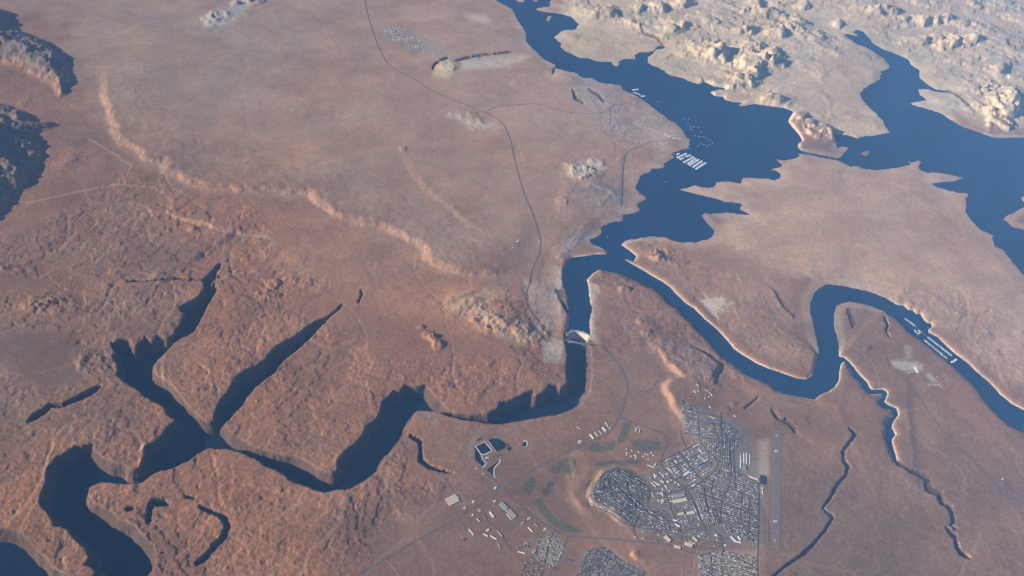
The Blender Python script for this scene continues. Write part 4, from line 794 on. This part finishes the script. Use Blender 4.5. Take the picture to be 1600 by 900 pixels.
for s in GOLF:
    p = P(s)
    for _ in range(60):
        u = rnd.uniform(p[:, 0].min()-1, p[:, 0].max()+1); v = rnd.uniform(p[:, 1].min()-1, p[:, 1].max()+1)
        if pip(p, u, v): x, y, z = on_land(u, v); r = rnd.uniform(2.5, 5); tm.cyl(x, y, z-.5, z+r*.9, r, 6, 0, r*.95); tm.cyl(x, y, z+r*.85, z+r*1.9, r*.9, 6, 0, r*.3)
o = tm.build('trees', M_TREE); o['kind'] = 'stuff'
# dark pad beside the apron
x, y, z = on_land(1192.5, 749.5); mb = MB(); xa, ya, za = on_land(1192.5, 743); xb, yb, zb = on_land(1192.5, 757); bar(mb, xa, ya, xb, yb, z-3, z+2.5, 95); tag(mb.build('solar_field', M_PANEL), 'dark blue rectangular solar field at the edge of the airport', 'solar field')

# ------------------------------------------------------------------ the dam, the bridge and the switchyard
print('dam')
cp = smooth_line(lift(DAM_CREST, 6.0)*0+DAM_CREST, 4); cx, cy = ground(cp[:, 0], cp[:, 1], 6.0); n = len(cx)
dx_, dy_ = np.gradient(cx), np.gradient(cy); ln = np.hypot(dx_, dy_); nx, ny = dy_/ln, -dx_/ln       # towards downstream
xm, ym = g1(903, 545); sg = np.sign((xm-cx[n//2])*nx[n//2]+(ym-cy[n//2])*ny[n//2]); nx, ny = nx*sg, ny*sg
dam = root_at('arch_dam', float(cx[n//2]), float(cy[n//2]), 6.0, 'curved concrete arch dam holding the lake above the dark river canyon', 'dam')
def sweep(name, prof, m, i0=0, i1=None):
    """prof: (offset downstream, z)"""
    i1 = n if i1 is None else i1; v = []; f = []
    for i in range(i0, i1):
        for o_, z in prof: v.append((cx[i]+nx[i]*o_, cy[i]+ny[i]*o_, z))
    k = len(prof)
    for i in range(i1-i0-1):
        for j in range(k): f.append((i*k+j, i*k+(j+1) % k, (i+1)*k+(j+1) % k, (i+1)*k+j))
    me = bpy.data.meshes.new(name); f += [tuple(range(k)), tuple(range((i1-i0-1)*k, (i1-i0)*k))[::-1]]
    me.from_pydata(v, [], f); me.materials.append(m); me.update(); o = bpy.data.objects.new(name, me); COL.objects.link(o)
    o.parent = dam; o.matrix_parent_inverse = Matrix.Translation(-dam.location); return o
sweep('arch_wall', [(-9, 5), (9, 5), (14, -30), (26, -90), (40, -150), (52, -215), (-14, -215), (-12, -60)], M_CONCD)
sweep('crest_road', [(-10, 5.05), (11, 5.05), (11, 6.4), (-10, 6.4)], M_CONC)
sweep('parapet', [(-10.6, 6.4), (-9.4, 6.4), (-9.4, 8), (-10.6, 8)], M_CONCD)
sweep('parapet', [(10, 6.4), (11.2, 6.4), (11.2, 8), (10, 8)], M_CONCD)
mb = MB(); i = n//2
bar(mb, cx[4]+nx[4]*75, cy[4]+ny[4]*75, cx[-5]+nx[-5]*75, cy[-5]+ny[-5]*75, -215, WATER_LOW+24, 34); mb.build('power_house', M_CONC, dam)
for j in range(6, n-6, 3):
    mb = MB(); a_ = math.atan2(ny[j], nx[j]); mb.box(cx[j]+nx[j]*45, cy[j]+ny[j]*45, WATER_LOW+5, WATER_LOW+45, 8, 5, a_, 0, .8); mb.build('penstock', M_STEEL, dam)
for j in (5, n//3, 2*n//3): mb = MB(); a_ = math.atan2(ny[j], nx[j]); mb.box(cx[j]-nx[j]*16, cy[j]-ny[j]*16, -60, 16, 14, 18, a_); mb.build('intake_tower', M_CONC, dam)

BZ = 48.0
xa, ya = g1(884.0, 531.0, BZ); xb, yb = g1(917.6, 538.2, BZ)
br = root_at('arch_bridge', (xa+xb)/2, (ya+yb)/2, BZ, 'long steel arch bridge crossing the canyon just below the dam', 'bridge')
L_ = math.hypot(xb-xa, yb-ya); ux, uy = (xb-xa)/L_, (yb-ya)/L_; qx, qy = -uy, ux
mb = MB(); bar(mb, xa-ux*25, ya-uy*25, xb+ux*25, yb+uy*25, BZ-2, BZ, 15); deck = mb.build('deck', M_CONC, br)
mb = MB(); bar(mb, xa-ux*25, ya-uy*25, xb+ux*25, yb+uy*25, BZ+.02, BZ+.3, 10); mb.build('roadway', M_ASPH, br)
for s_ in (-7.2, 7.2): mb = MB(); bar(mb, xa-ux*25+qx*s_, ya-uy*25+qy*s_, xb+ux*25+qx*s_, yb+uy*25+qy*s_, BZ+.02, BZ+1.6, .5); ra = mb.build('railing', M_STEEL); ra.parent = deck
for s_ in (-6, 6):
    mb = MB(); N_ = 24; pz = lambda t: BZ-4-70*(2*t-1)**2; pz2 = lambda t: BZ-9-78*(2*t-1)**2
    for k in range(N_):
        for fz in (pz, pz2):
            t0, t1 = .03+.94*k/N_, .03+.94*(k+1)/N_
            a = np.array([xa+ux*L_*t0+qx*s_, ya+uy*L_*t0+qy*s_, fz(t0)]); b = np.array([xa+ux*L_*t1+qx*s_, ya+uy*L_*t1+qy*s_, fz(t1)]); h_ = np.array([0, 0, 1.4]); w3 = np.array([qx, qy, 0])*1.0
            mb.quad(a-w3+h_, b-w3+h_, b+w3+h_, a+w3+h_); mb.quad(a-w3-h_, a+w3-h_, b+w3-h_, b-w3-h_); mb.quad(a+w3+h_, b+w3+h_, b+w3-h_, a+w3-h_); mb.quad(a-w3-h_, b-w3-h_, b-w3+h_, a-w3+h_)
    mb.build('arch_rib', M_STEEL, br)
for k in range(1, 14):
    t0 = k/14; mb = MB()
    for s_ in (-6, 6): mb.box(xa+ux*L_*t0+qx*s_, ya+uy*L_*t0+qy*s_, BZ-5-70*(2*t0-1)**2, BZ-2.02, 1.6, 1.6, math.atan2(uy, ux))
    mb.build('column', M_STEEL, br)
sy = root_at('electrical_switchyard', *on_land(862, 551), 'pale grey switchyard of steel gantries on the canyon rim beside the bridge', 'switchyard')
for k in range(5):
    for j in range(3):
        mb = MB(); x, y, z = on_land(850+k*5.6, 540+j*9); x2, y2, z2 = on_land(853.5+k*5.6, 540.3+j*9)
        mb.box(x, y, z-2, z+16, 1.5, 1.5); mb.box(x2, y2, z2-2, z+16, 1.5, 1.5); bar(mb, x, y, x2, y2, z+14.5, z+16, 1.6); mb.build('gantry', M_STEEL, sy)
        mb = MB(); x, y, z = on_land(851.5+k*5.6, 544+j*9); mb.box(x, y, z-1, z+6, 8, 5); mb.box(x, y, z+6.02, z+8, 3, 3); mb.build('transformer', M_GREY, sy)

# ------------------------------------------------------------------ marinas and boats
print('boats')
def boat_mesh(l, w_, kind):
    mb = MB(); k = 0
    hull = [(-.5, -.46), (.28, -.5), (.5, 0), (.28, .5), (-.5, .46)]
    for z, q in ((-.8, .8), (1.6, 1.0)):
        for a, b in hull: mb.v.append((a*l*(q if a > 0 else 1), b*w_*q, z))
    for i in range(5): mb.f.append((i, (i+1) % 5, 5+(i+1) % 5, 5+i)); mb.m.append(0)
    mb.f.append((9, 8, 7, 6, 5)[::-1]); mb.m.append(0)
    if kind == 'house':
        mb.box(-.06*l, 0, 1.6, 4.4, l*.72, w_*.86, 0, 0); mb.box(-.06*l, 0, 2.5, 3.5, l*.725, w_*.87, 0, 1); mb.box(-.08*l, 0, 4.42, 4.7, l*.8, w_*.96, 0, 0); mb.box(.02*l, 0, 4.72, 6.2, l*.2, w_*.5, 0, 0)
    else:
        mb.box(-.05*l, 0, 1.6, 3.2, l*.4, w_*.7, 0, 0); mb.box(-.04*l, 0, 2.3, 2.9, l*.405, w_*.72, 0, 1)
    return mb.mesh('boat', [M_HULL, M_GLASS])
HB = [boat_mesh(21, 6, 'house'), boat_mesh(18, 5.5, 'house'), boat_mesh(12, 4, 'cruiser'), boat_mesh(24, 6.5, 'house')]
HBN = [('houseboat', 'houseboat'), ('houseboat', 'houseboat'), ('cabin_cruiser', 'boat'), ('houseboat', 'houseboat')]
WB = []
def dock(u0, v0, u1, v1, label, group, near, roofed=False, gapm=7.5, boats=True, boat_label=None):
    x0, y0 = g1(u0, v0); x1, y1 = g1(u1, v1); L_ = math.hypot(x1-x0, y1-y0); a = math.atan2(y1-y0, x1-x0); ca, sa = math.cos(a), math.sin(a)
    r = root_at('floating_dock', (x0+x1)/2, (y0+y1)/2, 0.0, label, 'dock', group)
    mb = MB(); bar(mb, x0, y0, x1, y1, -.5, .9, 3.5); mb.build('walkway', M_DECK, r)
    k = int(L_//(gapm*2))
    for i in range(k+1):
        t = (i+.5)/(k+1)
        fm = MB(); fm.box(x0+(x1-x0)*t, y0+(y1-y0)*t, -.4, .85, 1.3, 46, a); fm.build('finger_pier', M_DECK, r)
    for t in (0.0, 1.0):
        mb = MB(); mb.box(x0+(x1-x0)*t, y0+(y1-y0)*t, -.5, 1.1, 6, 22, a); mb.build('end_platform', M_HULL, r)
    if roofed:
        for i in range(max(1, k//2)):
            mb = MB(); t = (i+.5)/max(1, k//2); mb.box(x0+(x1-x0)*t, y0+(y1-y0)*t, 6.0, 6.5, gapm*2.4, 40, a); mb.build('berth_roof', M_HULL, r)
    cnt = {-1: 0, 1: 0}
    if boats:
        for i in range(int(L_//gapm)):
            for sd in (-1, 1):
                if rnd.random() < .14: continue
                t = (i+.5)*gapm; off = sd*(13.5+rnd.uniform(-1, 1)); j = rnd.choices(range(4), (4, 3, 2, 3))[0]
                x = x0+ca*t-sa*off; y = y0+sa*t+ca*off; ang = a+math.pi/2*(sd if rnd.random() < .8 else -sd)
                if near: 
                    o = bpy.data.objects.new(HBN[j][0], HB[j]); COL.objects.link(o); o.location = (x, y, 0); o.rotation_euler = (0, 0, ang)
                    side = 'far' if sd > 0 else 'near'
                    cnt[sd] += 1; tag(o, f"white {'cruiser' if j == 2 else 'houseboat'}, {nth(cnt[sd])} from the upper end, {side} side, {boat_label}", HBN[j][1], f"boats berthed at the {boat_label}")
                else: WB.append((x, y, ang, j))
dock(1413.5,497.5,1429.5,509,'short floating dock at the north west end of the canyon marina','docks of the canyon marina',True,gapm=9,boat_label='short north western dock')
dock(1449.5,526.8,1487,556,'long floating dock of the canyon marina on the far shore side','docks of the canyon marina',True,gapm=9,boat_label='long far dock')
dock(1444,531.5,1480,560.5,'long floating dock of the canyon marina on the near shore side','docks of the canyon marina',True,gapm=9,boat_label='long near dock')
mb = MB(); xa, ya = g1(1429.5, 509); xb, yb = g1(1449.5, 526.8); bar(mb, xa, ya, xb, yb, -.4, .95, 4); tag(mb.build('footbridge', M_DECK), 'thin floating footbridge linking the short and the long docks', 'footbridge')
mb = MB(); xa, ya = g1(1426, 527); xb, yb = g1(1436, 522); bar(mb, xa, ya, xb, yb, -.4, 1.2, 5); tag(mb.build('footbridge', M_DECK), 'thin access footbridge from the shore to the marina village', 'footbridge')
def float_house(name, label, cat, pts, wd, roofm=None):
    r = root_at(name, *g1(*pts[0]), 0.0, label, cat); a, b = MB(), MB(); c = MB()
    for (u0, v0), (u1, v1) in zip(pts[:-1], pts[1:]):
        x0, y0 = g1(u0, v0); x1, y1 = g1(u1, v1); bar(a, x0, y0, x1, y1, -.5, 1.0, wd+8); bar(b, x0, y0, x1, y1, 1.0, 5, wd)
        c.gable((x0+x1)/2, (y0+y1)/2, 5, 7.5, math.hypot(x1-x0, y1-y0)+2, wd+2, math.atan2(y1-y0, x1-x0))
    a.build('pontoon', M_DECK, r); b.build('wall', M_HULL, r); c.build('roof', roofm or W, r); return r
float_house('marina_village', 'floating marina village of pale roofs bent round a small basin', 'building', [(1429.5,515.5),(1431,519),(1436,521.5),(1438.5,519),(1434.5,516)], 14, K_)
float_house('floating_store', 'white floating building at the far end of the long far dock', 'building', [(1490.5,564),(1494.5,561.5)], 30)
float_house('floating_store', 'white floating building at the far end of the long near dock', 'building', [(1486,566.5),(1490,564.8)], 26)
WD = [(1058,246.5,1073,239.7,'first'),(1062,249.2,1068.5,246.2,'short second'),(1071.2,245,1080,242.3,'third'),(1068,254,1084.5,245,'fourth'),(1074.5,256.2,1087.5,247.7,'fifth'),(1077,258.6,1092,249.2,'sixth'),(1082.5,261.4,1097.5,251.6,'seventh'),(1087,264.4,1103,254.4,'outermost eighth')]
for k, (a, b, c, d, nm) in enumerate(WD): dock(a, b, c, d, f"{nm} parallel dock of the big lake marina, counted from the shore", 'parallel docks of the big lake marina', False, roofed=k not in (1,), gapm=7.5)
for (a, b, c, d, nm) in [(988,141,998,139.5,'upper'),(990,144.5,1001,148.3,'middle'),(1002,151,1008,149.7,'lower')]: dock(a, b, c, d, f"{nm} pale floating dock off the northern shore of the bay", 'floating docks off the northern shore', False, roofed=True, gapm=12)
dock(1048,237.5,1053.5,241,'thin launch dock in the cove beside the lake marina','launch docks of the lake marina',False,boats=False)
dock(1025,158.5,1032.5,160.5,'short lone dock off the launch ramp','launch docks of the bay',False,boats=False)
float_house('floating_restaurant', 'pale bent floating building between the shore and the first marina dock', 'building', [(1057.5,242.5),(1060,239.5),(1062,241)], 22)
mb = MB()
for x, y, a, j in WB:
    l, w_ = ((21, 6), (18, 5.5), (12, 4), (24, 6.5))[j]; mb.box(x, y, -.6, 1.6, l, w_, a); mb.box(x-math.cos(a)*l*.05, y-math.sin(a)*l*.05, 1.62, 4.5, l*.72, w_*.86, a)
o = mb.build('moored_boats', M_HULL); o['kind'] = 'stuff'
MOOR = [(1069,186.3,'loosely moored boat at the head of the group, off the shore point'),(1076.3,186.2,'small boat moored alone north of the group'),(1075,193.2,'bright boat moored midway down the inner line'),(1079,198,'boat moored at the bend of the inner line'),(1078.5,202,'boat moored at the foot of the inner line'),(1081.5,203,'boat moored just outside the foot of the inner line'),
 (1091,199.5,'boat moored farthest out on its own'),(1087,212,'boat moored at the west end of the lower line'),(1092,213.5,'boat moored second in the lower line'),(1093.2,214.6,'boat moored third in the lower line'),(1098,213.5,'boat moored in the middle of the lower line'),(1101.5,214.5,'boat moored near the east end of the lower line'),
 (1106,217.5,'boat moored at the east tip of the lower line'),(1040.3,284.2,'lone white boat under way in the narrow bay'),(949.5,370.2,'lone small boat heading for the canyon mouth'),(1084,198.5,'faint boat between the inner line and the outermost one'),(1090.5,228,'boat moored below the lower line, west'),(1094.5,224.5,'boat moored below the lower line, north'),(1100,226,'boat moored below the lower line, middle'),
 (1104.5,229,'boat moored below the lower line, south'),(1108.5,227,'boat moored below the lower line, east'),(1074,217.3,'white boat beside the shore of the lodge'),(1077,217.8,'second white boat beside the shore of the lodge'),(1072,233.5,'boat anchored in the cove above the marina, west'),(1076.5,232,'boat anchored in the cove above the marina, east'),(1110,219.5,'small boat at the far end of the mooring field'),(1095.5,206,'small boat moored between the two lines'),(1113,224,'small boat moored closest to the open lake')]
big_b = boat_mesh(26, 8, 'house')
for u, v, lb in MOOR:
    x, y = g1(u, v); o = bpy.data.objects.new('houseboat', big_b); COL.objects.link(o); o.location = (x, y, 0); o.rotation_euler = (0, 0, rnd.uniform(.3, 1.4)); o.scale = (1.15, 1.15, 1.15); tag(o, lb, 'boat', 'boats moored in the open bay')

# ------------------------------------------------------------------ haze
hm = bpy.data.materials.new('pale_haze'); hm.use_nodes = True; n = hm.node_tree; n.nodes.clear()
ho = n.nodes.new('ShaderNodeOutputMaterial'); pv = n.nodes.new('ShaderNodeVolumePrincipled')
pv.inputs['Color'].default_value = (*HAZE_COLOR, 1); pv.inputs['Density'].default_value = HAZE_DENSITY; pv.inputs['Anisotropy'].default_value = -0.22
n.links.new(pv.outputs[0], ho.inputs['Volume'])
R_ = 185000.0; z0, z1 = -260.0, CAM[2]+60
hv = [(sx*R_, sy*R_, z) for z in (z0, z1) for sx, sy in ((-1,-1),(1,-1),(1,1),(-1,1))]
hz = new_mesh('haze', hv, [(0,3,2,1),(4,5,6,7),(0,1,5,4),(1,2,6,5),(2,3,7,6),(3,0,4,7)], hm)
hz['kind'] = 'stuff'
print('sun az', math.degrees(SUN_AZ), 'zmin', Z.min(), 'zmax', Z.max(), 'verts', NU*NV)
